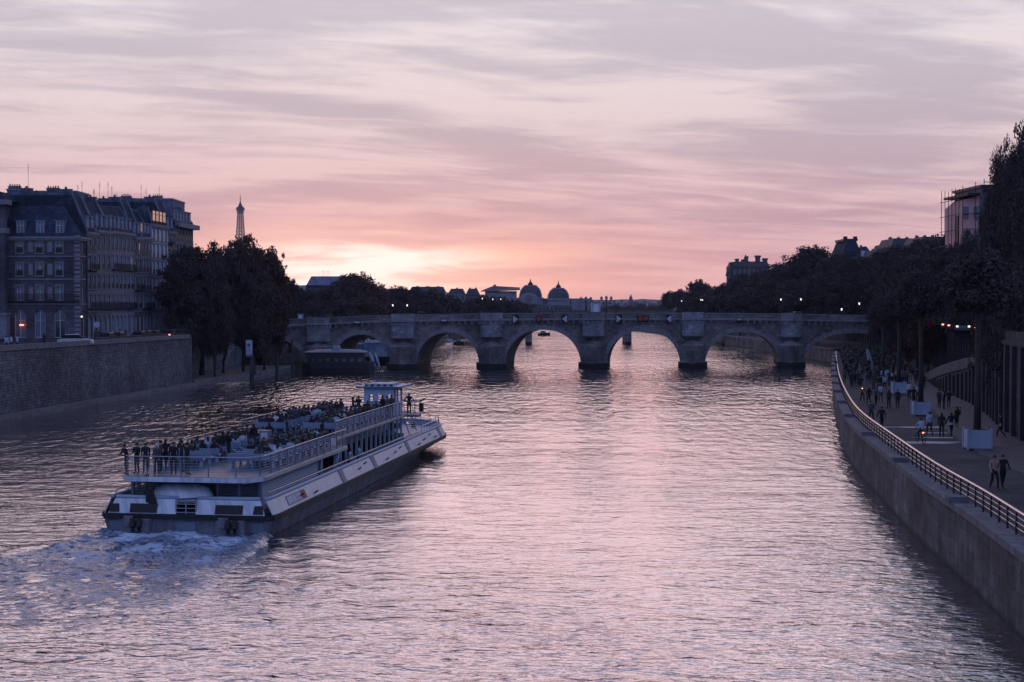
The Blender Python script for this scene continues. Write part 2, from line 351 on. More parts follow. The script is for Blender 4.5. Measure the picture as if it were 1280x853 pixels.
while ys[-1]<420: ys.append(ys[-1]*1.0042)
while ys[-1]<2600: ys.append(ys[-1]*1.03)
ys=np.array([-60,-20,10,25]+ys); us=np.linspace(-1,1,420)
half=np.where(ys<60,np.maximum(ys,0)*.40+14,ys*.40+14); half=np.maximum(half,75)
hw=np.minimum(half,95); 
Yg=np.repeat(ys[:,None],len(us),1); Xg=us[None,:]*np.minimum(ys*.40+12,95)[:,None].clip(30)
Xg=Xg.copy(); wide=np.where(ys>450,4.0,1.0); Xg*=wide[:,None]
# outer columns reach past both banks
Xg[:,0]=np.minimum(Xg[:,0],-110); Xg[:,-1]=np.maximum(Xg[:,-1],110)
fade=np.clip(1.2-Yg/330,0,1)
Zg=(hnoise(Xg,Yg,3,9,.050,2.4,.8,1.5)+hnoise(Xg,Yg,5,6,.035,6.5,.7,1.3)+hnoise(Xg,Yg,9,9,.016,1.0,1.2,1.5))*fade*.42*1.0+kelvin(Xg,Yg)*1.5
Zg[:,0]=0;Zg[:,-1]=0
struct(grid_obj('water',Xg,Yg,Zg,WM))
# churned wake behind the stern
S,T=np.meshgrid(np.linspace(-.3,40,420),np.linspace(-1,1,240),indexing='ij')
wd=4.3+S*.16; TT=T*wd*1.25
cur=-.0022*S**2*2.2
WX=BO.x-bs[0]*S+bt_[0]*(TT+cur); WY=BO.y-bs[1]*S+bt_[1]*(TT+cur)
edge=np.clip((1-np.abs(T))/.22,0,1); edge=edge*edge*(3-2*edge); fo=np.exp(-S/21.)*edge*np.clip(1.25-.35*np.abs(T),0,1)
fo=np.maximum(fo,np.exp(-((np.abs(T)-.82)/.1)**2)*np.exp(-S/12.)*edge)
hz=(hnoise(WX,WY,21,14,.26,1.4,3.1,1.5)+hnoise(WX,WY,23,16,.20,.6,3.1,1.5)+hnoise(WX,WY,31,16,.10,.33,3.1,1.5)+hnoise(WX,WY,29,8,.14,3.2,3.1,1.5))*np.exp(-S/26.)*.62
fo=fo*np.clip((1.02-np.abs(T))/.42,0,1)*np.clip(.75+hnoise(WX,WY,41,10,.9,3.5,3.1,1.5),.15,1.15)
hump=.20*np.exp(-((S-2.5)/2.8)**2)*(1-T**2)+.22*np.exp(-((np.abs(T)-.8)/.1)**2)*np.exp(-S/7)
WZ=-.14+(.19+hump*.9+hz*.9)*edge*np.clip(1.3-S/34,0,1)+.0*S
tag(grid_obj('wake_foam',WX,WY,WZ,WFM,fo),'churned foamy wake trailing behind the river boat','wake',kind='stuff')
# ground sheet to the horizon
g=MB(); g.add([(-12000,-300,-2.5),(12000,-300,-2.5),(12000,12000,-2.5),(-12000,12000,-2.5)],[(0,1,2,3)]); struct(g.build('ground',EARTH))
def land(name,A,Bx,z,mat,z0=-2.4):
    n=len(A); m=MB(); B=[(Bx,a[1]) for a in A]; ribbon(m,A,B,z0,z); return struct(m.build(name,mat))
def upw(P):
    return [(x+4.2*min(1,max(0,(y-121)/1.5)),y) for x,y in P]
UPc=[p for p in UP if p[1]<121]+[(interp_poly(UP,121),121.0),(interp_poly(UP,122.5),122.5)]+[p for p in UP if p[1]>122.5]
UPW=upw(UPc)
land('right_bank_street',offset(UPW,.6),1400,UZ,ASPH)
# lower quay
RBi=offset(RB,.5)
q=MB(); ysq=[p[1] for p in RBi if p[1]<1290]; A=[p for p in RBi if p[1]<1290]; B=[(interp_poly(UPW,y)+.3,y) for y in ysq]
ribbon(q,A,B,-2,QZ-.02); struct(q.build('quay_pavement',ASPH))
# footpath strip along the upper wall, one kerb high
A=[(interp_poly(UP,y)-4.2,y) for y in np.arange(40,300,3.)]; B=[(interp_poly(UP,y)+.05,y) for y in np.arange(40,300,3.)]
q=MB(); ribbon(q,A,B,QZ-.3,QZ+.11); struct(q.build('quay_footpath',PAVE))
# river wall (right) with coping and offset footing
w=thing('river_wall','long curved stone river wall below the metal railing','wall',(0,0,0))
RBn=[p for p in RB if p[1]<1290]
m=MB(); ribbon(m,RBn,offset(RBn,.6),-2.3,QZ-.28); m.build('wall_face',STONE2,w)
m=MB(); ribbon(m,offset(RBn,-.14),offset(RBn,.75),QZ-.28,QZ+.02)
m.build('coping',COPE,w)
m=MB(); L=arclen(RBn)
for k,s in enumerate(np.arange(40,330,17.0)):
    x,y,a=at_len(RBn,L,s); m.M=Matrix.Translation((x,y,0))@Matrix.Rotation(a,4,'Z'); m.box(-.35,.35,-.62,.3,QZ+.022,QZ+.28); m.M=None
m.build('mooring_block',COPE,w)
# railing
rp=[p for p in offset(RBn,.62) if 38<p[1]<262]; rp=rp
rail=thing('quay_railing','long metal railing with pink glinting handrail along the quay edge','railing',(0,0,0))
zt=QZ+.98
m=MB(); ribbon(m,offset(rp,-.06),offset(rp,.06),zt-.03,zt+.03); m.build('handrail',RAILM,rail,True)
m=MB()
for z in (.30,.52,.74): m.tube([(p[0],p[1],QZ+z) for p in rp],.018,4)
m.build('rail_bars',STL,rail)
L=arclen(rp); pmsh=MB().box(-.05,.05,-.035,.035,0,.95).mesh('post',IRON); rest=MB(); k=0
for s in np.arange(.4,L[-1],1.55):
    x,y,a=at_len(rp,L,s); k+=1
    if k<=100: ob('post',pmsh,rail,(x,y,QZ+.02),a)
    else: rest.M=Matrix.Translation((x,y,QZ+.02))@Matrix.Rotation(a,4,'Z'); rest.box(-.05,.05,-.035,.035,0,.95)
rest.M=None; o=rest.build('far_posts',IRON,rail); o['kind']='stuff'
# upper embankment wall, pilasters, parapet, ramp
uw=thing('embankment_wall','tall dark embankment wall with pilasters carrying the tree lined street','wall',(0,0,0))
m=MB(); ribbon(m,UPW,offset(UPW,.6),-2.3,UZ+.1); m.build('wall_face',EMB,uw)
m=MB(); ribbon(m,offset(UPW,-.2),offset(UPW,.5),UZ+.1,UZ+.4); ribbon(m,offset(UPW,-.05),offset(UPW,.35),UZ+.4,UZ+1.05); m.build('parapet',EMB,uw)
L=arclen(UPW); pil=MB().box(-.3,.3,-.3,.02,0,UZ-QZ+.1).mesh('pilaster',EMB2)
s0=[i for i,p in enumerate(UP) if p[1]>60][0]; s=L[s0]; k=0
while s<L[s0]+330 and k<100:
    x,y,a=at_len(UPW,L,s); ob('pilaster',pil,uw,(x,y,QZ-.02),a-PI if False else a+PI); s+=3.3; k+=1
for c in list(uw.children):
    if c.name.startswith('pilaster'):
        c.rotation_euler[2]-=PI; # face the river
        # local -Y must point to the left of travel
        c.rotation_euler[2]+=PI
# ramp
rampP=[p for p in UPc if 122.4<=p[1]<182]
zr=[max(QZ+.5,8.3-(p[1]-122)*.084) for p in rampP]
rp_=thing('access_ramp','sloping stone ramp climbing the embankment wall from the quay','ramp',(0,0,0))
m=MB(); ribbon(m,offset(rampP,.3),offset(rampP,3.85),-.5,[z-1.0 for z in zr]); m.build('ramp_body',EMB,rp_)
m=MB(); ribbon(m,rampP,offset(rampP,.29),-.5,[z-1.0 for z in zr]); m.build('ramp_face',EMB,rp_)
m=MB(); ribbon(m,offset(rampP,-.12),offset(rampP,.3),[z-1.0 for z in zr],zr); m.build('ramp_parapet',pm('ramp_coping',(.09,.085,.10),.9,var=.35,scale=.8,bump=.03),rp_)
L2=arclen(rampP)
for s in np.arange(.8,L2[-1]-6,2.6):
    x,y,a=at_len(rampP,L2,s); i=min(range(len(rampP)),key=lambda j:abs(rampP[j][1]-y)); h=zr[i]-1.25-QZ
    if h>.5: ob('pilaster',MB().box(-.3,.3,-.25,-.01,0,h).mesh('pilaster',EMB2),rp_,(x,y,QZ),a+PI)
# bright streaks of light crossing the quay, painted as thin pale sheets
LSTREAK=pm('painted_light_streak',(.42,.40,.44),.55,var=.45,scale=1.1)
def blob(cx,cy,rx,ry,seed,ang=0):
    r=random.Random(seed); n=26; ph=[r.uniform(0,6.28) for _ in range(4)]; P=[]
    for i in range(n):
        t=2*PI*i/n; k=1+.22*math.sin(3*t+ph[0])+.16*math.sin(5*t+ph[1])+.1*math.sin(9*t+ph[2]); x=rx*k*math.cos(t); y=ry*k*math.sin(t)
        P.append((cx+x*math.cos(ang)-y*math.sin(ang),cy+x*math.sin(ang)+y*math.cos(ang)))
    return P
for i,(px,py,rx,ry,lb) in enumerate([(1146,534,2.4,.5,'long thin painted streak of light crossing the quay behind the cyclist'),(1205,536,1.6,.7,'short bright painted patch of light beside the paved footpath on the quay'),(1158,553,2.5,.8,'broad painted streak of light on the quay beneath the cyclist'),(1185,547,2.4,.35,'thin painted streak of light on the quay just left of the nearest planter'),(1172,541,1.2,.3,'small painted patch of light at the feet of the walkers near the cyclist')]):
    x,y=G(px,py,QZ); P=blob(x,y,rx,ry,i,-.05); m=MB(); m.prism(P,QZ-.016,QZ-.010); tag(m.build('light_streak',LSTREAK),lb,'paving strip')
# left bank
m=MB(); P=[(-62,-60),(-60,60),(-55.4,152),(-49.9,218),(-57.4,222),(-53.2,296)]; P=P+[(-37,350),(-27,402),(-26,530),(-19,592),(-11,711),(-3,860),(-22,1000),(-112,1280),(-342,1750),(-1500,1750),(-1500,-60)]
m.prism(P,-2.4,LZ); struct(m.build('left_bank_street',ASPH))
lw=thing('quay_wall','high rough stone quay wall with parapet below the left hand houses','wall',(0,0,0))
A=catmull([(-62,-60),(-60,60),(-57.6,110),(-54.8,152),(-52,185),(-49.3,218)],3)
m=MB(); ribbon(m,A,offset(A,-.8),-2.3,LZ+.15); m.prism([(-49.3,218),(-50.1,218.0),(-58,222.6),(-58,223.4),(-49.3,218.9)],-2.3,LZ+.15); m.build('wall_face',STONE,lw)
m=MB(); ribbon(m,offset(A,.15),offset(A,-.9),LZ+.15,LZ+.32); ribbon(m,offset(A,.0),offset(A,-.45),LZ+.32,LZ+.75); m.build('parapet',COPE,lw)
m=MB(); ribbon(m,offset(A,.9),offset(A,.0),-2.3,.55,); m.build('plinth',COPE,lw)
l2=thing('landing_wall','shadowed stone wall behind the trees on the low landing','wall',(0,0,0))
m=MB(); A2=[(-57.2,222.8),(-55,255),(-52.9,279)]; ribbon(m,A2,offset(A2,-.5),-2.3,LZ+.15); m.build('wall_face',pm('landing_wall_stone',(.26,.27,.33),.9,var=.45,scale=.25,bump=.03,brick=(1,.45,.02),streak=True),l2)
m=MB(); ribbon(m,offset(A2,.1),offset(A2,-.5),LZ+.15,LZ+1.0); m.build('parapet',COPE,l2)
m=MB(); m.prism([(-49.2,219),(-48,226),(-44.7,242),(-42.2,262),(-42.8,279),(-53,279),(-57.3,222.5)],-2.3,.75); struct(m.build('landing_pavement',PAVE))
m=MB(); A3=[(-49.0,219),(-47.9,226),(-44.6,242),(-42.1,262),(-42.7,279)]; ribbon(m,offset(A3,.15),offset(A3,-.55),-2.3,.86); tag(m.build('landing_kerb_wall',COPE),'low pale stone edge of the landing beside the river','wall')
bw=MB(); A4=[p for p in LB2]; ribbon(bw,A4,offset(A4,-1),-2.3,4.2); tag(bw.build('far_quay_wall',STONE2),'low stone quay wall beyond the bridge on the left bank','wall')
# hills on the horizon
def hills(name,px0,px1,d,tops,mat,seed):
    r=random.Random(seed); m=MB(); n=90; A=[]
    for i in range(n+1):
        px=px0+(px1-px0)*i/n; j=i/n*(len(tops)-1); a=int(min(j,len(tops)-2)); y=tops[a]+(tops[a+1]-tops[a])*(j-a)+r.uniform(-.5,.5); A.append((PX(px,d),ZY(y,d)))
    vs=[(x,d,z) for x,z in A]+[(x,d-500,-2) for x,z in A]+[(x,d+600,-2) for x,z in A]; k=n+1; fs=[]
    for i in range(n): fs+=[(k+i,k+i+1,i+1,i),(i,i+1,2*k+i+1,2*k+i)]
    m.add(vs,fs); return struct(m.build(name,mat,None,True))
HILL=pm('wooded_hill',(.07,.065,.09),.95,var=.4,scale=.01)
hills('hills',300,860,4300,[352,356,358,360,362,365,370,373,374,375,374,376],HILL,2)
hills('far_hills',-400,1700,6000,[372,371,374,373,370,366,363,362,366,374,378,378,379,378,377,376,376,377,378],HILL,5)

HZ=5.8e-5
m=MB(); m.box(-7000,7000,-250,6800,-4,420); hz_=m.build('haze',None) if False else ob('haze',m.mesh('haze',[bpy.data.materials.new('haze_air')]))
hm=hz_.data.materials[0]; hm.use_nodes=True; t=NT(hm.node_tree); t.n.remove(t.n['Principled BSDF']); pv=t.new('ShaderNodeVolumePrincipled'); pv.inputs['Color'].default_value=(.85,.85,.95,1); pv.inputs['Density'].default_value=HZ; t.l.new(pv.outputs[0],t.n['Material Output'].inputs['Volume'])
tag(hz_,'thin evening haze over the river','haze',kind='stuff')
# ------------------------------------------------------------ stone bridge
bpx=[399,504,615,742,866,989]              # pier centres in the photograph, left to right
BA=Vector((*G(352,461.3),0)); BB=Vector((*G(1079,458),0)); bex=(BB-BA).normalized(); BL=(BB-BA).length
bey=Vector((math.sin(R(6.7)),math.cos(R(6.7)),0)); BWID=16.5
bridge=thing('stone_bridge','long old stone arch bridge with rounded bastions crossing the river','bridge',tuple(BA))
BM=Matrix(((bex.x,bey.x,0,0),(bex.y,bey.y,0,0),(0,0,1,0),(0,0,0,1)))   # skewed plan: along, through, up
def bs_at(px): # distance along the face seen at pixel px
    k=(px-640)/F; return (k*BA.y-BA.x)/(bex.x-k*bex.y)
pc=[bs_at(p) for p in bpx]; hwp=2.55
ztop=lambda s: 8.95+ .95*math.sin(PI*min(max((s+8)/(BL+34),0),1)) -.5*max(0,(18-s)/18)
arches=[]; ed=[-15.0]+pc+[BL+9.5]
for i in range(len(ed)-1):
    a=ed[i]+ (hwp if i>0 else 2.0); b=ed[i+1]-(hwp if i<len(ed)-2 else 1.0); arches.append((a,b,[6.4,6.7,7.05,7.6,7.4,7.1,6.8][i]))
def zin(s):
    for a,b,h in arches:
        if a<s<b:
            u=(s-(a+b)/2)/((b-a)/2); return .2+(h-.2)*math.sqrt(max(0,1-abs(u)**2.25))
    return -2.4
ss=set([-30.0,BL+14])
for a,b,h in arches:
    for k in range(29):
        u=-math.cos(PI*k/28); ss.add(round((a+b)/2+(b-a)/2*u,4))
for s in np.arange(-30,BL+14,3): ss.add(round(float(s),4))
ss=sorted(ss)
def zi2(s,side): return zin(s+(1e-4 if side>0 else -1e-4)*1)
m=MB(); m.M=BM
for i in range(len(ss)-1):
    s0,s1=ss[i],ss[i+1]; mid=(s0+s1)/2; inside=zin(mid)>-2
    z0=max(zin(s0),.2) if inside else -2.4; z1=max(zin(s1),.2) if inside else -2.4
    if not inside: z0=z1=-2.4
    t0,t1=ztop(s0),ztop(s1)
    m.add([(s0,0,z0),(s1,0,z1),(s1,0,t1),(s0,0,t0),(s0,BWID,z0),(s1,BWID,z1),(s1,BWID,t1),(s0,BWID,t0)],[(0,1,2,3),(5,4,7,6),(3,2,6,7),(1,0,4,5)])
for a,b,h in arches: # pier flanks under the springing
    for s in (a,b): m.add([(s,0,-2.4),(s,BWID,-2.4),(s,BWID,.2),(s,0,.2)],[(0,1,2,3)])
m.build('arch_masonry',BST,bridge)
for a,b,h in arches: # ring of voussoirs, proud of the face
    m=MB(); m.M=BM; n=30
    for k in range(n):
        P=[]
        for kk in (k+.06,k+.94):
            th=PI*kk/n; u=-math.cos(th); x=(a+b)/2+(b-a)/2*u; z=.2+(h-.2)*max(0,1-abs(u)**2.25)**.5; ln=1.0 if k%2 else .82
            nx=u*.9; nz=math.sin(th); q=math.hypot(nx,nz); P.append((x,z,x+nx/q*ln,z+nz/q*ln))
        (x0,z0,x1,z1),(x2,z2,x3,z3)=P
        m.hexa([(x0,-.06,z0),(x2,-.06,z2),(x2,.15,z2),(x0,.15,z0),(x1,-.06,z1),(x3,-.06,z3),(x3,.15,z3),(x1,.15,z1)])
    m.build('arch_ring',BST2 if False else BCO,bridge)
def strip(name,y0,y1,dz0,dz1,mat,sm=False):
    m=MB(); m.M=BM; S=np.linspace(-30,BL+14,60)
    for i in range(59):
        a,b=S[i],S[i+1]
        m.hexa([(a,y0,ztop(a)+dz0),(b,y0,ztop(b)+dz0),(b,y1,ztop(b)+dz0),(a,y1,ztop(a)+dz0),(a,y0,ztop(a)+dz1),(b,y0,ztop(b)+dz1),(b,y1,ztop(b)+dz1),(a,y1,ztop(a)+dz1)])
    return m.build(name,mat,bridge)
strip('parapet',-.22,.12,.0,1.0,BST); strip('parapet_cap',-.28,.18,1.0,1.12,BCO); strip('far_parapet',BWID-.4,BWID,.0,1.1,BST)
strip('upper_string',-.30,.05,-.62,-.44,BST)
m=MB(); m.M=BM; s=-29
while s<BL+13:
    z=ztop(s)
    m.hexa([(s-.2,-.12,z-1.15),(s+.2,-.12,z-1.15),(s+.2,.1,z-1.15),(s-.2,.1,z-1.15),(s-.26,-.5,z-.32),(s+.26,-.5,z-.32),(s+.26,.1,z-.32),(s-.26,.1,z-.32)]); s+=1.28
S=np.linspace(-30,BL+14,60)
for i in range(59):
    a,b=S[i],S[i+1]
    m.hexa([(a,-.55,ztop(a)-.32),(b,-.55,ztop(b)-.32),(b,.3,ztop(b)-.32),(a,.3,ztop(a)-.32),(a,-.55,ztop(a)),(b,-.55,ztop(b)),(b,.3,ztop(b)),(a,.3,ztop(a))])
m.build('cornice',BCO,bridge)
for i,c in enumerate(pc):
    z=ztop(c); m=MB(); m.M=BM
    # pointed cutwater with low footing and sloping cap
    P=[(c-hwp-.45,.4),(c-hwp-.45,-1.2),(c,-4.6),(c+hwp+.45,-1.2),(c+hwp+.45,.4)]; m.prism(P,-2.4,1.15)
    P=[(c-hwp-.02,.4),(c-hwp-.02,-1.0),(c,-3.9),(c+hwp+.02,-1.0),(c+hwp+.02,.4)]; m.prism(P,1.15,4.3)
    m.add([(p[0],p[1],4.3) for p in P]+[(c,-.4,5.9),(c,.4,5.9)],[(0,1,5,6),(1,2,5),(2,3,5),(3,4,6,5),(4,0,6),(0,4,3,2,1)]); m.build('cutwater',BST,bridge)
    m=MB(); m.M=BM; n=12; Q=[(c-2.25,.2),(c-2.25,-.5)]+[(c-2.25*math.cos(PI*k/n),-.5-1.75*math.sin(PI*k/n)) for k in range(1,n)]+[(c+2.25,-.5),(c+2.25,.2)]
    T=[(c+(x-c)*.45,max(y*.3,-.6)) for x,y in Q]
    m.prism(T,z-4.3,z-3.55,0,Q); m.prism(Q,z-3.55,z-.32); m.build('bastion',BST2,bridge)
    m=MB(); m.M=BM; Q2=[(c+(x-c)*1.1,(y-.2)*1.14+.2) for x,y in Q]; m.prism(Q2,z-.32,z+.02)
    for k in range(7):
        t=PI*(k+.5)/7; x=c-2.3*math.cos(t); y=-.5-1.8*math.sin(t); m.box(x-.2,x+.2,y-.12,y+.3,z-1.0,z-.32)
    m.build('bastion_cornice',BCO,bridge)
    m=MB(); m.M=BM
    for k in range(len(Q)-1):
        (x0,y0),(x1,y1)=Q[k],Q[k+1]; f=.86
        m.hexa([(x0,y0,z+.02),(x1,y1,z+.02),(c+(x1-c)*f,y1*f,z+.02),(c+(x0-c)*f,y0*f,z+.02),(x0,y0,z+1.28),(x1,y1,z+1.28),(c+(x1-c)*f,y1*f,z+1.28),(c+(x0-c)*f,y0*f,z+1.28)])
    m.build('bastion_parapet',BST2,bridge)
m=MB(); m.M=BM
S=np.linspace(-30,BL+14,40)
for i in range(39):
    a,b=S[i],S[i+1]; m.add([(a,.13,ztop(a)+.05),(b,.13,ztop(b)+.05),(b,BWID-.41,ztop(b)+.05),(a,BWID-.41,ztop(a)+.05)],[(0,1,2,3)])
m.build('roadway',ASPH,bridge)
def BP(s,y,dz=0): v=BM@Vector((s,y,0)); return (BA.x+v.x,BA.y+v.y,ztop(s)+dz)
BRZ=math.atan2(bex.y,bex.x)
# navigation boards on the bridge face
def tri_sign(px,dirn,label):
    s=bs_at(px); o=thing('navigation_sign',label,'sign',BP(s,-.78,-.05),BRZ); m=MB(); a=.85
    m.box(-.62,.62,0,.05,-.95,.85); m.build('backing_board',IRON,o)
    m=MB(); x0,x1=(-.5,.5) if dirn>0 else (.5,-.5); vs=[(x0,-.05,-.8),(x0,-.05,.7),(x1,-.05,-.05),(x0,-.004,-.8),(x0,-.004,.7),(x1,-.004,-.05)]
    m.add(vs,[(0,1,2),(5,4,3),(0,3,4,1),(1,4,5,2),(2,5,3,0)]); m.build('triangle_mark',WHT,o)
tri_sign(645,1,'white triangle board on the fourth arch from the left pointing right'); tri_sign(706,-1,'white triangle board on the fourth arch from the left pointing left')
tri_sign(774,1,'white triangle board on the fifth arch from the left pointing right'); tri_sign(836,-1,'white triangle board on the fifth arch from the left pointing left')
def red_sign(px,n,label):
    s=bs_at(px); o=thing('navigation_light_panel',label,'sign',BP(s,-.72,-.1),BRZ)
    m=MB(); m.box(-.62*n,.62*n,0,.06,-.5,.65); m.build('backing_board',IRON,o)
    for k in range(n):
        x=(k-(n-1)/2)*1.1; m=MB(); P=[(x+.5*math.cos(2*PI*j/8+PI/8),.08+.5*math.sin(2*PI*j/8+PI/8)) for j in range(8)]
        m.add([(p[0],-.06,p[1]) for p in P]+[(p[0],-.004,p[1]) for p in P],[tuple(range(8))]+[(i,8+i,8+(i+1)%8,(i+1)%8) for i in range(8)]); m.build('red_disc',REDS,o)
red_sign(674,1,'single dull red disc panel above the fourth arch from the left'); red_sign(804,2,'wide red double panel above the fifth arch from the left')
for px,lb in ((447,'small white plate above the second arch from the left'),(556,'small white plate above the third arch from the left'),(924,'small white plate above the sixth arch from the left')):
    s=bs_at(px); o=thing('bridge_plate',lb,'sign',BP(s,-.64,-.3),BRZ); m=MB(); m.box(-.7,.7,0,.06,-.42,.42); m.build('backing_board',IRON,o); m=MB(); m.box(-.55,.55,-.04,-.003,-.0,.32); m.build('white_face',WHT,o)
# ------------------------------------------------------------ lamps
def lamp_proto(name,h,kind):
    o=thing(name,None,None); m=MB(); m.cyl(0,0,0,.5,.16,.12,8); m.cyl(0,0,.5,h-.5,.07,.045,8)
    m.build('pole',IRON,o)
    if kind=='lantern':
        m=MB(); m.cyl(0,0,h-.5,h-.42,.1,.13,6); m.cyl(0,0,h+.1,h+.4,.22,.03,6); m.build('lantern_frame',IRON,o)
        m=MB(); m.cyl(0,0,h-.36,h+.06,.10,.17,6); m.build('lamp_glass',LAMP,o)
    else:
        m=MB(); m.tube([(0,0,h-.5),(.1,0,h-.1),(.5,0,h+.2),(1.1,0,h+.25),(1.6,0,h+.1)],.05,6); m.box(1.4,2.0,-.15,.15,h+.02,h+.12); m.build('arm',IRON,o)
        m=MB(); m.box(1.45,1.95,-.1,.1,h-.02,h+.015); m.build('lamp_head',GRYT,o)
    return o
LPR={}
def lamp(px,py,d,zb,label,group=None,scale=1.0,kind='lantern'):
    h=ZY(py,d)-zb
    key=(kind,round(h,0))
    if key not in LPR: o=LPR[key]=lamp_proto('street_lamp',max(h,2.5),kind)
    else: o=copy_tree(LPR[key])
    o.location=(PX(px,d),d,zb); tag(o,label,'street lamp',group); return o
lg='lit street lamps of the left bank beyond the bridge'
for i,(px,py,d) in enumerate([(387,381,325),(410,381,330),(432,380,335),(491,377,345),(509,378,350),(514,377,420),(531,377,430),(603,373,520),(616,374,530),(626,372,560),(638,373,600)]):
    lamp(px,py,d,LZ if d<400 else LZ-.2,['left lamp of the trio lit before the dark trees behind the bridge\'s left end','middle lamp of the trio lit before the dark trees behind the bridge\'s left end','right lamp of the trio lit before the dark trees behind the bridge\'s left end','lone lit lamp just right of the round red edged tree','left lamp of the close pair lit right of the round tree','right lamp of the close pair lit right of the round tree','lit lamp standing between the close lamp pair and the pale stone house','leftmost of four lit lamps before the domed palace','second of four lit lamps before the domed palace','third of four lit lamps before the domed palace','rightmost of four lit lamps before the domed palace'][i],lg)
rg='lit street lamps of the right bank beyond the bridge'
for i,(px,py,d) in enumerate([(852,373,560),(876,372,480),(878,374,500),(976,374,335),(1001,373,328),(1052,388,300),(1074,379,303)]):
    lamp(px,py,d,UZ,['lit lamp beside the first small tree of the right bank','left lamp of a lit pair before the second right bank tree','right lamp of a lit pair before the second right bank tree','lit lamp just left of the last bastion of the bridge','lit lamp just right of the last bastion of the bridge','low lit lamp near the right end of the bridge parapet','lit lamp above the right end of the bridge'][i],rg)
lamp(245,407,250,LZ,'faint lit lamp among the dark trees left of the landing sign'); lamp(313,402,262,LZ,'faint lit lamp among the dark trees right above the landing sign')
lamp(1183,370,150,UZ,'curved arm street lamp left above the car lights',kind='arm'); lamp(1215,370,140,UZ,'curved arm street lamp right above the car lights',kind='arm')
# three-armed candelabra on the middle of the bridge
def candelabra(px,label,top,d=None):
    s=bs_at(px); b=BP(s,6.0,.05); o=thing('bridge_candelabra',label,'street lamp',b,BRZ); h=ZY(top,b[1])-b[2]
    m=MB(); m.box(-.5,.5,-.5,.5,0,1.1); m.cyl(0,0,1.1,h*.75,.2,.1,8); m.cyl(0,0,h*.75,h*.8,.22,.22,8); m.build('column',IRON,o)
    m=MB()
    for sx in (-1,1): m.tube([(0,0,h*.72),(sx*.5,0,h*.68),(sx*.9,0,h*.74),(sx*1.0,0,h*.8)],.05,5)
    m.build('arms',IRON,o)
    for x,z in ((0,h*.8),(-1.0,h*.78),(1.0,h*.78)):
        m=MB(); m.cyl(x,0,z,z+.1,.1,.2,6); m.cyl(x,0,z+.1,z+.6,.18,.32,6); m.cyl(x,0,z+.6,z+.95,.36,.04,6); m.build('lantern',GRYT,o)
candelabra(730,'dark three lantern candelabra on the bridge left of the pale kiosk',371); candelabra(756,'dark three lantern candelabra on the bridge right of the pale kiosk',370)
# pale kiosk and utility boxes on the bridge
def kiosk(px,w,top,label,name='kiosk'):
    s=bs_at(px); b=BP(s,1.6,.05); o=thing(name,label,name,b,BRZ); h=ZY(top,b[1])-b[2]
    m=MB(); m.box(-w/2,w/2,-.6,.6,.0,h-.15); m.build('cabinet',PLW,o); m=MB(); m.box(-w/2-.08,w/2+.08,-.68,.68,h-.15,h); m.build('roof',GRYT,o)
    m=MB(); m.box(-w*.3,w*.3,-.63,-.603,h*.35,h*.85); m.build('door_panel',BW,o)
kiosk(744,1.75,377.5,'pale blue box kiosk standing on the middle of the bridge'); kiosk(373,1.0,392.5,'small pale box above the parapet at the left end of the bridge','cabinet')
# ------------------------------------------------------------ footbridge behind
fb=thing('iron_footbridge','low footbridge on slim piers seen through the arches','bridge',(0,466,0))
m=MB(); m.box(-40,78,0,9,8.5,9.1); m.build('deck',IRON,fb)
for k,px in enumerate((540,661,785,905)):
    x=PX(px,466); m=MB(); m.box(x-1.05,x+1.05,-1.5,10.5,-2,6.6); m.box(x-1.25,x+1.25,-1.7,10.7,6.6,7.1); m.cyl(x,-1.5,-2,6.6,1.05,1.05,10); m.build('pier',BST,fb)
m=MB()
xs=[PX(p,466) for p in (415,540,661,785,905)]
for a,b in zip(xs[:-1],xs[1:]):
    for yy in (.5,8.5): m.tube([(a+(b-a)*t,yy,6.9+1.5*(1-(2*t-1)**2)) for t in np.linspace(0,1,9)],.22,5)
m.build('iron_arches',IRON,fb)
# ------------------------------------------------------------ facades
def wall_panel(mb,o,u,n,W,z0,z1,ops,mi=0,rev=.24):
    xs=sorted(set([0,W]+[a for q in ops for a in q[:2]])); zs=sorted(set([z0,z1]+[a for q in ops for a in q[2:4]]))
    P=lambda x,z,d=0:(o[0]+u[0]*x-n[0]*d,o[1]+u[1]*x-n[1]*d,z)
    for i in range(len(xs)-1):
        for j in range(len(zs)-1):
            cx=(xs[i]+xs[i+1])/2; cz=(zs[j]+zs[j+1])/2
            if any(q[0]<cx<q[1] and q[2]<cz<q[3] for q in ops): continue
            mb.add([P(xs[i],zs[j]),P(xs[i+1],zs[j]),P(xs[i+1],zs[j+1]),P(xs[i],zs[j+1])],[(0,1,2,3)],mi)
    for q in ops:
        x0,x1,a,b=q[:4]
        mb.add([P(x0,a),P(x1,a),P(x1,b),P(x0,b),P(x0,a,rev),P(x1,a,rev),P(x1,b,rev),P(x0,b,rev)],[(0,4,5,1),(1,5,6,2),(2,6,7,3),(3,7,4,0)],mi)
        if len(q)>4:
            r=(x1-x0)/2; c=(x0+x1)/2; k=8
            for s in (-1,1):
                for i in range(k):
                    t0=PI/2*i/k; t1=PI/2*(i+1)/k
                    mb.add([P(c+s*r*math.cos(t0),b-r+r*math.sin(t0)),P(c+s*r*math.cos(t1),b-r+r*math.sin(t1)),P(c+s*r*math.cos(t1),b),P(c+s*r*math.cos(t0),b)],[(0,1,2,3) if s<0 else (3,2,1,0)],mi)
WC={}
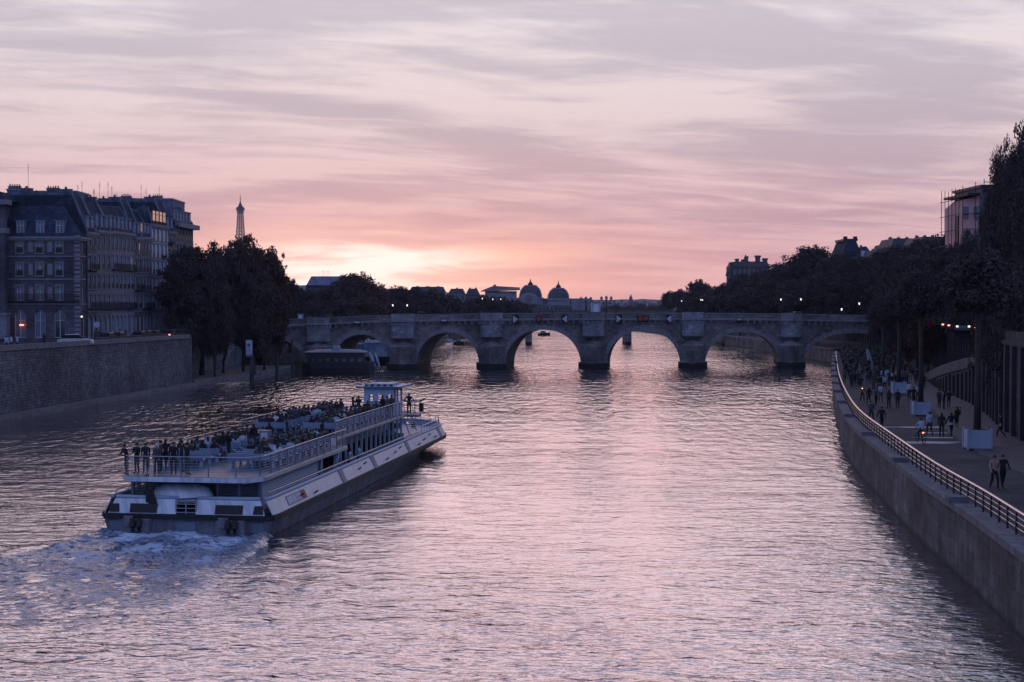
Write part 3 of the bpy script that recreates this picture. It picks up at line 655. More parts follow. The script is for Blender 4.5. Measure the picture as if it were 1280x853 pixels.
def win_mesh(w,h,fm,gm):
    k=(round(w,2),round(h,2),fm.name,gm.name)
    if k not in WC:
        m=MB(); f=.075
        m.box(-w/2,-w/2+f,0,.08,0,h); m.box(w/2-f,w/2,0,.08,0,h); m.box(-w/2+f,w/2-f,0,.08,0,f); m.box(-w/2+f,w/2-f,0,.08,h-f,h)
        m.box(-.04,.04,.0,.07,f,h-f); m.box(-w/2+f,-.04,.01,.07,h*.62,h*.62+.06); m.box(.04,w/2-f,.01,.07,h*.62,h*.62+.06)
        p=MB(); p.box(-w/2+f,w/2-f,.085,.12,f,h-f); WC[k]=(m.mesh('window',fm),p.mesh('pane',gm))
    return WC[k]
def put_window(par,x,y,z,w,h,rz=0,fm=None,gm=None,name='window'):
    if gm is None or gm is GLASS: q=rnd.random(); gm=GLASSW if q<.035 else (GLASSC if q<.4 else GLASS)
    a,b=win_mesh(w,h,fm or WFR,gm or GLASS); o=ob(name,a,par,(x,y,z),rz); ob('pane',b,o); return o
def iron_balcony(mb,x0,x1,z,d=.55):
    mb.box(x0,x1,-d,0,z-.14,z); mb.box(x0,x1,-d,-d+.05,z+.88,z+.94)
    x=x0
    while x<x1: mb.box(x,x+.035,-d+.01,-d+.04,z,z+.88); x+=.17
def chimney(par,x,y,z,w=1.6,dp=.55,h=1.3,n=5):
    h=h*.6; m=MB(); m.box(x-w/2,x+w/2,y-dp/2,y+dp/2,z,z+h); m.box(x-w/2-.06,x+w/2+.06,y-dp/2-.06,y+dp/2+.06,z+h,z+h+.1); o=m.build('chimney_stack',PARTY,par)
    m=MB()
    for k in range(n): m.cyl(x-w/2+w*(k+.5)/n,y,z+h+.1,z+h+.1+.25+.15*rnd.random(),.11,.09,7)
    m.build('chimney_pots',CHIM,o)
def aerial(par,x,y,z,h):
    m=MB(); m.cyl(x,y,z,z+h,.03,.02,4)
    for k,l in ((.98,.5),(.88,.7),(.78,.6)): m.box(x-l/2,x+l/2,y-.015,y+.015,z+h*k-.02,z+h*k+.02)
    m.build('roof_aerial',IRON,par)
def town_house(label,cat,o,rz,W,D,z0,zc,zt,floors,bays,mat,group=None,roofm=None,shut=False,balc=(),dorm=True,lit=(),side=None,pots=2,name='town_house',setb=2.3,gm=None,aer=1):
    T=thing(name,label,cat,(o[0],o[1],z0),rz,group); H=zc-z0; HT=zt-z0; roofm=roofm or SLATE
    ops=[]; wins=[]
    for (zb,h,w,*ar) in floors:
        for bx in bays:
            q=(bx-w/2,bx+w/2,zb,zb+h)+((1,) if ar and ar[0] else ()); ops.append(q); wins.append((bx,zb,w,h))
    m=MB(); wall_panel(m,(0,0),(1,0),(0,-1),W,-.5,H,ops)
    sops=[]
    if side:
        for (zb,h,w,*ar) in floors:
            for by in side: sops.append((by-w/2,by+w/2,zb,zb+h)+((1,) if ar and ar[0] else ()))
    wall_panel(m,(W,0),(0,1),(1,0),D,-.5,H,sops)
    m.add([(0,0,-.5),(0,D,-.5),(0,D,H),(0,0,H),(W,D,-.5),(W,D,H)],[(0,3,2,1),(1,2,5,4)]); m.add([(0,.3,H-.02),(W-.3,.3,H-.02),(W-.3,D,H-.02),(0,D,H-.02)],[(0,1,2,3)]); m.build('wall',mat,T)
    for k,(bx,zb,w,h) in enumerate(wins):
        put_window(T,bx,.16,zb,w,h,0,None,gm or (GLIT if (k in lit) else GLASS))
        if shut and zb>3.5:
            s_=MB(); s_.box(bx-w/2-w*.52,bx-w/2-.02,-.07,-.005,zb,zb+h); s_.box(bx+w/2+.02,bx+w/2+w*.52,-.07,-.005,zb,zb+h); s_.build('shutters',SHUT,T)
    if side:
        for (zb,h,w,*ar) in floors:
            for by in side: put_window(T,W-.16,by,zb,w,h,PI/2)
    m=MB(); wx=W+(.3 if side else 0)
    m.box(-.0,wx,-.42,0,H-.3,H); m.box(0,wx,-.25,0,H-.55,H-.3)
    if side: m.box(W,W+.42,0,D,H-.3,H); m.box(W,W+.25,0,D,H-.55,H-.3)
    fl=[f[0] for f in floors[1:]]
    for z in fl:
        m.box(0,W,-.1,0,z-.55,z-.38)
        if side: m.box(W,W+.1,0,D,z-.55,z-.38)
    m.build('cornice',MOULD,T)
    for (zb,h,w,*ar) in floors[1:]:
        key=('sur',round(w,2),round(h,2))
        if key not in WC: WC[key]=MB().box(-w/2-.16,-w/2,-.05,0,-.05,h+.16).box(w/2,w/2+.16,-.05,0,-.05,h+.16).box(-w/2,w/2,-.05,0,h,h+.16).box(-w/2-.2,w/2+.2,-.12,0,-.17,-.05).mesh('window_surround',MOULD)
        for bx in bays: ob('window_surround',WC[key],T,(bx,0,zb))
    for fi in balc:
        m=MB(); iron_balcony(m,.1,W-.1 if not side else W,floors[fi][0]-.02); m.build('balcony',IRON,T)
    for fi in range(1,len(floors)):
        if fi in balc: continue
        w=floors[fi][2]; key=('guard',round(w,2))
        if key not in WC: WC[key]=MB().box(-w/2,w/2,-.03,0,.75,.8).box(-w/2,w/2,-.025,-.005,.1,.75).mesh('window_guard',IRON)
        for bx in bays: ob('window_guard',WC[key],T,(bx,-.06,floors[fi][0]))
    # mansard roof
    m=MB(); sb=setb; r=W-(sb if side else 0); 
    m.add([(0,0,H),(W,0,H),(W,D,H),(0,D,H),(0,sb,HT-.35),(r,sb,HT-.35),(r,D-.3,HT-.35),(0,D-.3,HT-.35)],[(0,1,5,4),(1,2,6,5),(2,3,7,6),(3,0,4,7),(4,5,6,7)]); ro=m.build('roof',roofm,T)
    if dorm:
        hh=(HT-H); nr_=2 if hh>6.2 else 1
        for lv in range(nr_):
            for bx in (bays if lv==0 else [(a+b)/2 for a,b in zip(bays[:-1],bays[1:])]):
                if bx>r-1 and lv: continue
                zb=H+.45+lv*2.9; y0=(zb-H)/(hh)*sb+.05; w=.95 if lv==0 else .7; h=1.75 if lv==0 else 1.0
                m=MB(); m.box(bx-w/2-.14,bx-w/2,y0,y0+1.6,zb,zb+h); m.box(bx+w/2,bx+w/2+.14,y0,y0+1.6,zb,zb+h); m.box(bx-w/2-.25,bx+w/2+.25,y0-.1,y0+1.7,zb+h,zb+h+.14); m.box(bx-w/2,bx+w/2,y0+.2,y0+1.5,zb,zb+h)
                dd=m.build('dormer',ZINC,T); put_window(dd,bx,y0+.04,zb+.05,w,h-.05)
    if not side or True:
        m=MB()
        for x0 in ((0,) if side else (0,W-.35)):
            P=[(0,H),(0,H+.5),(sb-.1,HT),(D,HT),(D,H)]
            m.add([(x0+.0,p[0],p[1]) for p in P]+[(x0+.35,p[0],p[1]) for p in P],[(4,3,2,1,0),(5,6,7,8,9)]+[(i,(i+1)%5,5+(i+1)%5,5+i) for i in range(5)])
        m.build('party_wall',PARTY,T)
    for k in range(pots):
        yy=sb+.8+k*(D-sb-2)/max(1,pots-.0); 
        chimney(T,.175 if k%2==0 else W-.6,yy,HT-.02,.5 if False else .6,1.7,.55+.5*rnd.random(),3)
    for k in range(aer): aerial(T,W*(.3+.4*rnd.random()),sb+1+2*rnd.random(),HT-.4,2.3+1.5*rnd.random())
    return T
# corner house facing the camera
fl1=[(.6,3.9,1.55,1),(5.8,2.1,.92),(9.3,1.85,.92),(12.5,1.65,.92)]
x2=PX(2,200)
T=town_house('brown corner house with steep slate roof and arched ground floor, facing down the river','house',(x2,200),0,PX(100,200)-x2,13,LZ,22.0,26.9,fl1,[2.62,5.4,8.17],FAC,balc=(1,),side=[1.6,4.2],pots=0,name='corner_house',setb=3.0,aer=0)
m=MB()
for z in np.arange(0.3,15,.62): m.box(PX(100,200)-x2-.75,PX(100,200)-x2+.06,-.06,-.002,z,z+.42)
m.build('quoins',MOULD,T)
for px_,sx in ((63,.35),(39,.3)):
    m=MB(); x=PX(px_,200)-x2
    for z,h in ((6.0,1.7),(9.4,1.6),(12.6,1.5)): MB().box(x-sx,x+sx,-.07,-.002,z,z+h).build('wall_tablet',MOULD,T)
# shop sign glow in the left arch and lamp
m=MB(); m.box(-.28,.28,-.05,.05,-.09,.09); o=m.build('neon_sign',RED,None); o.location=(PX(27,199.8),199.75,ZY(406.5,199.8)); tag(o,'small glowing red sign inside the left ground floor arch of the corner house','sign')
# pavilion at the picture's left edge
xb=PX(6,198.4)
P0=thing('pavilion_building','tall stone pavilion with pilasters left of the brown corner house','building',(xb-14,198.4,LZ),0)
m=MB(); m.box(0,14,0,1.2,-.5,ZY(256,198)-LZ); m.build('wall',FAC,P0)
m=MB()
zz=lambda y: ZY(y,198)-LZ
for z0,z1,e in ((zz(424),zz(394),.3),(zz(292),zz(285),.35),(zz(256),zz(250),.7),(zz(394),zz(391),.45)): m.box(-.0,14+e,-e,0,z0,z1); m.box(14,14+e,0,1.2,z0,z1)
m.build('stone_bands',MOULD,P0)
m=MB()
for x in (12.4,9.2,6,2.8): m.box(x-.55,x+.55,-.32,-.002,zz(391),zz(292)); m.box(x-.5,x+.5,-.3,-.002,zz(285),zz(258))
m.build('pilaster',FACM,P0)
m=MB(); h1=zz(250); h2=zz(239); m.add([(0,-.3,h1),(14.3,-.3,h1),(14.3,6,h1),(0,6,h1),(1,1,h2),(13.2,1,h2),(13.2,5,h2),(1,5,h2)],[(0,1,5,4),(1,2,6,5),(2,3,7,6),(3,0,4,7),(4,5,6,7)]); m.build('roof',SLATE,P0)
# the row along the quay
RK=.083; ru=Vector((RK,1,0)).normalized(); RRZ=math.atan2(ru.y,ru.x); RX,RY=PX(100,200)+.02,200.0
def row(px): d=(RX-RK*RY)/((px-640)/F-RK); return (RX+RK*(d-RY),d)
def row_house(px0,px1,yc,yt,mat,label,nfl=4,**k):
    a=row(px0); b=row(px1); W=math.hypot(b[0]-a[0],b[1]-a[1]); dm=(a[1]+b[1])/2; zc=ZY(yc,dm); zt=ZY(yt+4,dm)
    nb=k.pop('nb',max(2,int(round(W/1.75)))); bays=[W*(i+.5)/nb for i in range(nb)]; bw=min(.95,W/nb*.56)
    H=zc-LZ; g=4.3; fh=(H-g-.3)/nfl; fl=[(.5,3.2,min(1.2,W/nb*.7),1)]+[(g+.45+i*fh,fh*(.72 if i<nfl-1 else .66),bw) for i in range(nfl)]
    return town_house(label,'house',a,RRZ,W,13,LZ,zc,zt,fl,bays,mat,group='tall houses along the left quay',name='quay_house',**k)
T2=row_house(109.5,121,291,238,FAC,'narrow dark house with a tall blue grey party wall beside the corner house',balc=(1,3),pots=3,aer=0)
aerial(T2,1,9,ZY(238,205)-LZ-.3,4)
a=row(100)
row_house(121,139,289,245,FACM,'grey house with dark mansard between the tall party wall and the pale house',balc=(1,),pots=3,aer=2)
row_house(139,168,291,251,FACL,'pale limestone house with bright dormer tops in the quay row',balc=(1,3),pots=2,roofm=SLATE,aer=3)
row_house(168,178,297,247,FAC,'narrow brown house right of the pale limestone house',nfl=4,pots=3,aer=2,balc=(2,),lit=(9,))
row_house(178,190,297,257,FACM,'grey house left of the white shuttered house',pots=1,aer=2,balc=(1,))
T7=row_house(190,210,282,260,FACB,'white shuttered house with glowing attic studio windows',nfl=5,shut=True,pots=2,dorm=False,setb=.6,aer=1,nb=4)
wln=math.hypot(row(210)[0]-row(190)[0],row(210)[1]-row(190)[1])
for k in range(4): 
    put_window(T7,wln*(k+.7)/4.6,-.05,ZY(280,236)-LZ+.15,1.25,1.75,0,IRON,GLIT,'attic_window')
row_house(210,219.5,290,247,FACM,'narrow grey house left of the last house in the row',pots=2,aer=2)
T9=row_house(219.5,242,281,253,FAC,'last house of the quay row, with a heavy projecting cornice above the trees',nfl=5,pots=3,aer=1)
w9=math.hypot(row(242)[0]-row(219.5)[0],row(242)[1]-row(219.5)[1]); z9=ZY(281,247)-LZ
m=MB(); m.box(.0,w9+.9,-.95,-.43,z9-.7,z9+.1); m.box(w9,w9+.9,-.43,13,z9-.7,z9+.1); m.build('heavy_cornice',MOULD,T9)
# blank gable block that fills the row behind the corner house
m=MB()
def back_block(px0,px1,d,yt,dp,label,zb=LZ):
    o=thing('rear_building',label,'building',(PX(px0,d),d,LZ),0); W=PX(px1,d)-PX(px0,d); H=ZY(yt,d)-LZ
    m=MB(); m.box(0,W,0,dp,-.4,H); m.build('gable_wall',PARTY,o); m=MB(); m.box(-.1,W+.1,-.1,dp+.1,H,H+.25); m.build('coping',MOULD,o)
    for k in range(max(1,int(W/4))): chimney(o,W*(k+.5)/max(1,int(W/4)),1,H+.25,1.8,.6,.6,5)
    return o
back_block(10,24,216,238.5,8,'small square gable block above the slate roof of the corner house'); back_block(24,34,218,243,8,'lower gable block between the small block and the big party wall')
back_block(33,97,207.5,241,6,'broad blue grey gable wall rising behind the corner house roof')
back_block(137,216,262,250,10,'long flat topped block rising behind the pale houses')
# ------------------------------------------------------------ distant buildings
def far_block(name,label,cat,px0,px1,d,yb,yc,yt,mat,roofm,dp=None,hip=.25,nw=0,nf=0,chim=0,group=None,ang=0.0,wm=GLASS,zb=None):
    x0=PX(px0,d); W=PX(px1,d)-x0; dp=dp or W*.6; zb=(2.0 if zb is None else zb); H=ZY(yc,d)-zb; HT=ZY(yt,d)-zb
    o=thing(name,label,cat,(x0,d,zb),ang,group); m=MB(); m.box(0,W,0,dp,-.5,H); m.box(-.2,W+.2,-.3,dp+.2,H-.35,H); m.build('wall',mat,o)
    if HT>H+.2:
        m=MB(); i=min(hip*(HT-H)*2,W*.42,dp*.42); m.add([(0,0,H),(W,0,H),(W,dp,H),(0,dp,H),(i,i,HT),(W-i,i,HT),(W-i,dp-i,HT),(i,dp-i,HT)],[(0,1,5,4),(1,2,6,5),(2,3,7,6),(3,0,4,7),(4,5,6,7)]); m.build('roof',roofm,o)
    if nw:
        me=MB().box(-W/nw*.2,W/nw*.2,-.06,.05,0,H/nf*.5).mesh('window',wm); k=0
        for j in range(nf):
            for i in range(nw):
                if k<90: ob('window',me,o,(W*(i+.5)/nw,-.0,H*(j+.3)/nf)); k+=1
    for k in range(chim): chimney(o,W*(k+.7)/(chim+.4),dp*.5,HT-.6,min(1.5,W*.11),.7,1.2,4)
    return o
T=far_block('museum_hall','broad hall with pale ribbed zinc roof beside the round dark tree','building',383,436,455,400,356.5,345.5,pm('far_facade',(.06,.06,.08),.9),ZINC,dp=16,nw=6,nf=3)
m=MB(); W=PX(436,455)-PX(383,455)
for k in range(8): m.bar((W*k/8+1.5,.2,ZY(356.5,455)-2+.05),(2.9+ (W-5.8)*k/7.3,3.0,ZY(345.5,455)-2+.05),.09)
m.build('roof_ribs',BCO,T)
m=MB(); m.box(-1.6,.0,-2,6,ZY(365,455)-2,ZY(357,455)-2); m.build('white_stair_tower',FACB,T)
for px_ in (403,409): aerial(T,PX(px_,455)-PX(383,455),3,ZY(345,455)-2.2,1.9)
FB1=pm('far_stone_dark',(.10,.09,.11),.9,var=.3,scale=.1); FB2=pm('far_stone_pale',(.22,.22,.28),.9,var=.25,scale=.1); FR=pm('far_roof',(.05,.05,.07),.7,var=.3,scale=.1)
far_block('apartment_block','long dark block with low roof right of the round tree','building',512,556,760,395,364,358.5,FB1,FR,nw=12,nf=4,chim=3)
far_block('apartment_block','house with broad pale gable left of the domed palace','building',560,582,700,395,368,361,FB2,FR,nw=3,nf=4,chim=1)
far_block('apartment_block','stone house with flat dark roof next to the pale gable','building',582,600,690,395,368.5,361,FB1,FR,nw=6,nf=6,chim=2)
far_block('apartment_block','grey house low on the left of the pale gabled house','building',484,512,880,392,367,362,FB2,FR,nw=6,nf=3,chim=2)
# palace with two domes
D0=1250; pal=thing('domed_palace','grand palace with two slate domed pavilions on the skyline','building',(0,D0,0),0)
X=lambda px:PX(px,D0); Zp=lambda y:ZY(y,D0)
m=MB(); m.box(X(600),X(740),30,70,-1,Zp(373)); m.box(X(640),X(722),8,30,-1,Zp(380)); m.box(X(606),X(646),10,30,-1,Zp(364.3)); m.box(X(715),X(722),0,30,-1,Zp(376)); m.build('wall',FB2,pal)
m=MB(); m.add([(X(600),8,Zp(364)),(X(650),8,Zp(362)),(X(650),60,Zp(362)),(X(600),60,Zp(364)),(X(616),25,Zp(357)),(X(650),25,Zp(359)),(X(650),45,Zp(359)),(X(616),45,Zp(357))],[(0,1,5,4),(1,2,6,5),(2,3,7,6),(3,0,4,7),(4,5,6,7)]); m.box(X(616.5),X(619.5),25,30,Zp(358),Zp(355.3)); m.box(X(606),X(646),9.5,30,Zp(366),Zp(364)); m.build('hall_roof',FR,pal)
def dome(cx,hw,yb,yt,ytip):
    prof=[(0,1),(.3,.965),(.6,.87),(.82,.73),(.94,.60),(1,.5)]; zb,zt=Zp(yb),Zp(yt); r0=(X(cx+hw)-X(cx)); c=X(cx); cy=24; rings=[(zb+(zt-zb)*t,r0*k) for t,k in prof]
    m=MB(); vs=[];fs=[]
    for z,r in rings: vs+=[(c-r,cy-r,z),(c+r,cy-r,z),(c+r,cy+r,z),(c-r,cy+r,z)]
    for i in range(len(rings)-1):
        for k in range(4): fs.append((4*i+k,4*i+(k+1)%4,4*i+4+(k+1)%4,4*i+4+k))
    fs.append(tuple(4*(len(rings)-1)+k for k in range(4))); m.add(vs,fs); d=m.build('dome',pm('dome_slate',(.055,.06,.09),.8,var=.2,scale=.1),pal)
    m=MB(); r=r0*.5
    for s in ((-1,-1),(1,-1),(1,1),(-1,1)): m.tube([(c+s[0]*rr,cy+s[1]*rr,z+.1) for z,rr in rings],.5,5)
    m.box(c-r-.4,c+r+.4,cy-r-.4,cy+r+.4,zt,zt+1.0); m.build('dome_ribs',BCO,d)
    m=MB(); zz_=zt+1; h=Zp(ytip)-zz_; m.cyl(c,cy,zz_,zz_+h*.3,2.6,2.0,8); m.cyl(c,cy,zz_+h*.3,zz_+h*.38,3.1,2.8,8); m.cyl(c,cy,zz_+h*.38,zz_+h*.7,1.9,1.1,8); m.cyl(c,cy,zz_+h*.7,zz_+h*1.45,.8,.15,6); m.build('finial',IRON,d)
    m=MB(); m.box(c-r0-1,c+r0+1,cy-r0-1,cy+r0+1,-1,zb); m.box(c-r0-2,c+r0+2,cy-r0-2,cy+r0+2,zb-1.6,zb); m.build('pavilion_wall',FB2,pal)
dome(663.5,14,372,357.5,350.5); dome(699,13,373,361,353.5)
m=MB(); c=X(661); w=X(672)-X(661); zb=Zp(380); P=[(c-w,zb)]+[(c-w*math.cos(PI*k/10),zb+ (Zp(366)-zb)*(.55+.45*math.sin(PI*k/10))) for k in range(11)]+[(c+w,zb)]
m.add([(p[0],1,p[1]) for p in P]+[(p[0],6,p[1]) for p in P],[tuple(range(len(P)))[::-1],tuple(range(len(P),2*len(P)))]+[(i,(i+1)%len(P),len(P)+(i+1)%len(P),len(P)+i) for i in range(len(P))]); pe=m.build('arched_pediment',FB2,pal)
m=MB(); m.cyl(0,0,-.1,.2,3,3,12); oc=m.build('round_window',GLASS,pe); oc.rotation_euler=(PI/2,0,0); oc.location=(c,.9,Zp(373.5))
me=MB().box(-1.2,1.2,-.2,.1,0,4.2).mesh('window',GLASS)
for k in range(16): ob('window',me,pal,(X(641+k*4.9),-.3 if False else 7.9,Zp(388)))
m=MB()
for k in range(34): m.box(X(641+k*2.35)-.35,X(641+k*2.35)+.35,7,8,Zp(384.5),Zp(381.5))
m.box(X(640),X(722),6.8,8.2,Zp(381.5),Zp(380.6)); m.build('balustrade',FB2,pal)
# distant town on the slope
gr='far pale houses on the distant hillside'
for k in range(46):
    px0=722+k*2.45+rnd.uniform(-1,1); d=rnd.choice([1900,2300,2700,3100]); w=rnd.uniform(3,8); yt=rnd.uniform(374.5,383) if k>18 else rnd.uniform(374,384)
    if px0>832: break
    far_block('distant_house','small distant pale house on the hillside right of the domed palace','house',px0,px0+w,d,395,yt+1.4,yt,rnd.choice([FB1,FB2,FACL]),FR,dp=20,nw=rnd.choice([3,4]),nf=rnd.choice([3,4]),group=gr)
T=thing('church_spire','tiny dark church spire on the far skyline','church',(PX(788.5,2500),2500,5)); m=MB(); h=ZY(374,2500)-5; m.box(-3,3,-3,3,0,h); m.build('tower',FB1,T); m=MB(); m.cyl(0,0,h,ZY(368,2500)-5,3.5,.2,8); m.build('spire',FR,T)
# lattice tower
TD=3980; tw=thing('lattice_tower','tall iron lattice tower rising above the trees on the left','tower',(PX(301,TD),TD,0),R(38))
def prof(z): # half width of the tower at height z
    T_=[(0,60),(57,33),(115,19),(160,12.5),(200,9),(240,6.8),(276,5.3)]
    for (a,b),(c,d) in zip(T_[:-1],T_[1:]):
        if a<=z<=c: return b+(d-b)*(z-a)/(c-a)
    return 5
K=1.03; m=MB(); lv=[0,20,38,57,75,95,115]+list(np.arange(127,277,9.3))+[276]
for i in range(len(lv)-1):
    z0,z1=lv[i],lv[i+1]; a,b=prof(z0),prof(z1); c0=[(-a,-a),(a,-a),(a,a),(-a,a)]; c1=[(-b,-b),(b,-b),(b,b),(-b,b)]; t=2.2-1.2*min(1,z0/150)
    for k in range(4):
        p0,p1=c0[k],c1[k]; q0,q1=c0[(k+1)%4],c1[(k+1)%4]
        m.bar((*p0,z0*K),(*p1,z1*K),t*1.25,t*1.25,4); 
        if z0>=57: m.bar((*p0,z0*K),(*q1,z1*K),t*.6,t*.6,4); m.bar((*q0,z0*K),(*p1,z1*K),t*.6,t*.6,4); m.bar((*p1,z1*K),(*q1,z1*K),t*.6,t*.6,4)
m.build('lattice_shaft',IRON,tw)
m=MB()
for z,h,r in ((56,5,36),(114,5,22),(270,4,7.5),(276,5,9),(281,4,8)): m.box(-r,r,-r,r,z*K,(z+h)*K)
m.build('platform',IRON,tw)
m=MB(); m.cyl(0,0,285*K,291*K,6.5,5,10); m.cyl(0,0,291*K,297*K,4.2,2.5,10); m.cyl(0,0,297*K,308*K,1.6,1.2,6); m.cyl(0,0,308*K,ZY(243,TD),.9,.5,5); m.build('antenna_mast',IRON,tw)
# right bank buildings
SCM=pm('sunset_lit_sheet',(.66,.36,.36),.75,var=.2,scale=.3,bump=.02);  # pink of the sunset light is painted into this colour
d=188; sb_=thing('scaffolded_building','tall building wrapped in scaffolding, catching the pink sunset light','building',(PX(1203,d),d,UZ),R(3))
W=PX(1232,d)-PX(1200,d); H=ZY(246,d)-UZ; H2=ZY(237,d)-UZ
# two wings stepped toward the street; their left flanks face the sunset
m=MB(); m.hexa([(0,0,-1),(W*.42,-2.0,-1),(W*.42,6.6,-1),(.0,6.6,-1),(0,0,H-.5),(W*.42,-2.0,H),(W*.42,6.6,H),(0,6.6,H-1.2)]); m.build('sheeted_wing',SCM,sb_); m=MB(); m.box(W*.42+.003,W*1.9,-2.6,7,-1,H2); m.build('wall',pm('shaded_render',(.13,.12,.15),.9,var=.3,scale=.3),sb_)  # left wing painted sunset pink, front painted darker as the side away from it
m=MB(); m.box(-.08,-.003,1.6,2.5,H*.35,H*.86); m.box(W*.42-.2,W*1.92,-2.9,7.3,H2,H2+.35); m.box(-.2,W*.41,-2.2,6.8,H+.002,H+.3); m.build('dark_hoist_shaft',IRON,sb_)
m=MB()
for x in np.arange(-.4,W*.42,1.25):
    y=-.9-2.0*max(x,0)/(W*.42); m.bar((x,y,-1),(x,y,H+.9+rnd.random()*.8),.05,.05,4)
for x in np.arange(W*.42,W*1.5,1.3): m.bar((x,-3.5,-1),(x,-3.5,H2+.8+rnd.random()*.9),.05,.05,4)
for y in np.arange(-.5,6.6,1.3): m.bar((-.75,y,-1),(-.75,y,H+.8+rnd.random()*.6),.045,.045,4)
for z in np.arange(1,H2+.9,2.0):
    m.bar((W*.42,-3.5,z),(W*1.5,-3.5,z),.045,.045,4)
    if z<H+.9: m.bar((-.75,-.5,z),(-.75,6.6,z),.045,.045,4); m.bar((-.4,-.9,z),(W*.42,-2.9,z),.045,.045,4)
m.build('scaffold_poles',IRON,sb_)
m=MB()
for z in np.arange(2,H2,4.0): m.box(W*.42,W*1.5,-3.5,-2.7,z,z+.08)
m.build('scaffold_boards',WOODD,sb_)
me=MB().box(-.5,.5,-.1,.1,0,1.6).mesh('window',GLASS)
for z in np.arange(2,H-2,3.1):
    for x in (W*.1,W*.36,W*.6,W*.85): ob('window',me,sb_,(x,-2.0*x/(W*.42)-.06 if x<W*.42 else -2.62,z),0 if x>W*.42 else -R(22))
SL2=SLATE
T=far_block('mansion_house','tall dark mansard roof block above the trees with a pale rooflight','house',1052,1078,365,400,322,300,FB1,SL2,dp=14,hip=.16,nw=5,nf=5,chim=0,zb=UZ)
m=MB(); W=PX(1078,365)-PX(1052,365); h=ZY(300,365)-UZ; m.box(.9,W-.8,2,12,h-.2,h+.35)
for x in (1.2,W-1.6): m.box(x,x+.9,3,4,h+.3,h+1.0)
m.build('roof_parapet',IRON,T)
T=far_block('mansion_house','lower house with pale slanted rooflight right of the tall mansard block','house',1074,1092,358,400,322,308,FB1,SL2,dp=12,hip=.3,nw=4,nf=4,chim=1,zb=UZ)
m=MB(); h=ZY(320,358)-UZ; m.hexa([(.3,-.2,h-.2),(1.9,-.2,h-.2),(1.9,.1,h-.2),(.3,.1,h-.2),(.8,1.0,h+1.4),(1.8,1.0,h+1.4),(1.8,1.2,h+1.4),(.8,1.2,h+1.4)]); m.build('rooflight',FACB,T)
for a,b,d_,yc,yt,lb in ((1088,1108,350,322,313,'low roofed house with chimneys right of the mansard block'),(1104,1130,338,316,305,'dark mansard house above the middle of the right bank trees'),(1114,1150,310,308,298,'house with long dark roof and many chimneys left of the scaffolded building'),(1150,1184,262,306,296,'house with pale flat parapet directly left of the scaffolded building')):
    far_block('bank_house',lb,'house',a,b,d_,400,yc,yt,FB1 if a!=1150 else FB2,FR,dp=12,hip=.2,nw=6,nf=5,chim=3,group='houses behind the right bank trees',zb=UZ)
T=far_block('turreted_building','old building with chimney towers above the far right bank trees','building',916,962,525,400,333,327,FB1,FR,dp=16,nw=8,nf=4,chim=0,zb=UZ)
W=PX(962,525)-PX(916,525)
for k,(px_,y,w) in enumerate(((915,330,1.0),(922,325.5,.8),(930,326.5,.9),(934,322.5,.8),(948,321.5,1.3),(957,325,1.2))):
    m=MB(); x=PX(px_,525)-PX(916,525); h=ZY(y,525)-UZ; m.box(x-w*.6,x+w*.6,1,3,0,h); m.box(x-w*.8,x+w*.8,.8,3.2,h,h+.6); m.build('chimney_tower',FB1,T)
m=MB(); x=PX(935,525)-PX(916,525); m.cyl(x,6,ZY(330,525)-UZ,ZY(318,525)-UZ,1.6,.1,8); m.build('turret_roof',FR,T)
m=MB(); x=PX(915,525)-PX(916,525); m.cyl(x,6,ZY(345,525)-UZ,ZY(338,525)-UZ,1.6,1.2,8); m.build('turret',FB1,T)
# ------------------------------------------------------------ trees
def leaf_mesh(name,clumps,n,size,seed,flat=.5):
    r=np.random.RandomState(seed); C=np.array([c[:3] for c in clumps]); RR=np.array([c[3] for c in clumps]); p=RR**2; p/=p.sum()
    idx=r.choice(len(C),n,p=p); d=r.normal(size=(n,3)); d/=np.linalg.norm(d,axis=1)[:,None]; rad=RR[idx]*(r.uniform(0,1,n)**.38)*(1+.10*r.normal(size=n))
    P=C[idx]+d*rad[:,None]*np.array([1,1,.82]); a=r.normal(size=(n,3)); a/=np.linalg.norm(a,axis=1)[:,None]; b=np.cross(a,r.normal(size=(n,3))); b/=np.linalg.norm(b,axis=1)[:,None]
    s=(size*r.uniform(.55,1.35,n))[:,None]; V=np.stack([P-a*s,P+b*s*.55,P+a*s,P-b*s*.55],1).reshape(-1,3)
    me=bpy.data.meshes.new(name); me.vertices.add(4*n); me.vertices.foreach_set('co',V.reshape(-1).astype(np.float32)); me.loops.add(4*n); me.loops.foreach_set('vertex_index',np.arange(4*n,dtype=np.int32)); me.polygons.add(n); me.polygons.foreach_set('loop_start',np.arange(0,4*n,4,dtype=np.int32)); me.update(calc_edges=True)
    return me
def crown_clumps(seed,h,r,z0,zr=.5,ncl=70):
    q=random.Random(seed); cl=[]
    for k in range(ncl):
        while True:
            x,y,z=q.uniform(-1,1),q.uniform(-1,1),q.uniform(-1,1)
            if .2<x*x+y*y+abs(z)**2.8<1: break
        taper=1-.35*max(0,z); cl.append((x*r*taper*.84,y*r*taper*.84,z0+(h-z0)*(.5+.47*z),r*q.uniform(.22,.36)))
    for k in range(5): cl.append((q.uniform(-.3,.3)*r,q.uniform(-.3,.3)*r,z0+(h-z0)*q.uniform(.25,.75),r*.45))
    for k in range(16): # stray sprays that break the outline
        t=q.uniform(0,6.28); z=q.uniform(.1,1); rr=r*math.sqrt(max(0,1-(2*z-1)**2))*q.uniform(.95,1.12); cl.append((rr*math.cos(t),rr*math.sin(t),z0+(h-z0)*(z*1.04),r*q.uniform(.07,.14)))
    return cl
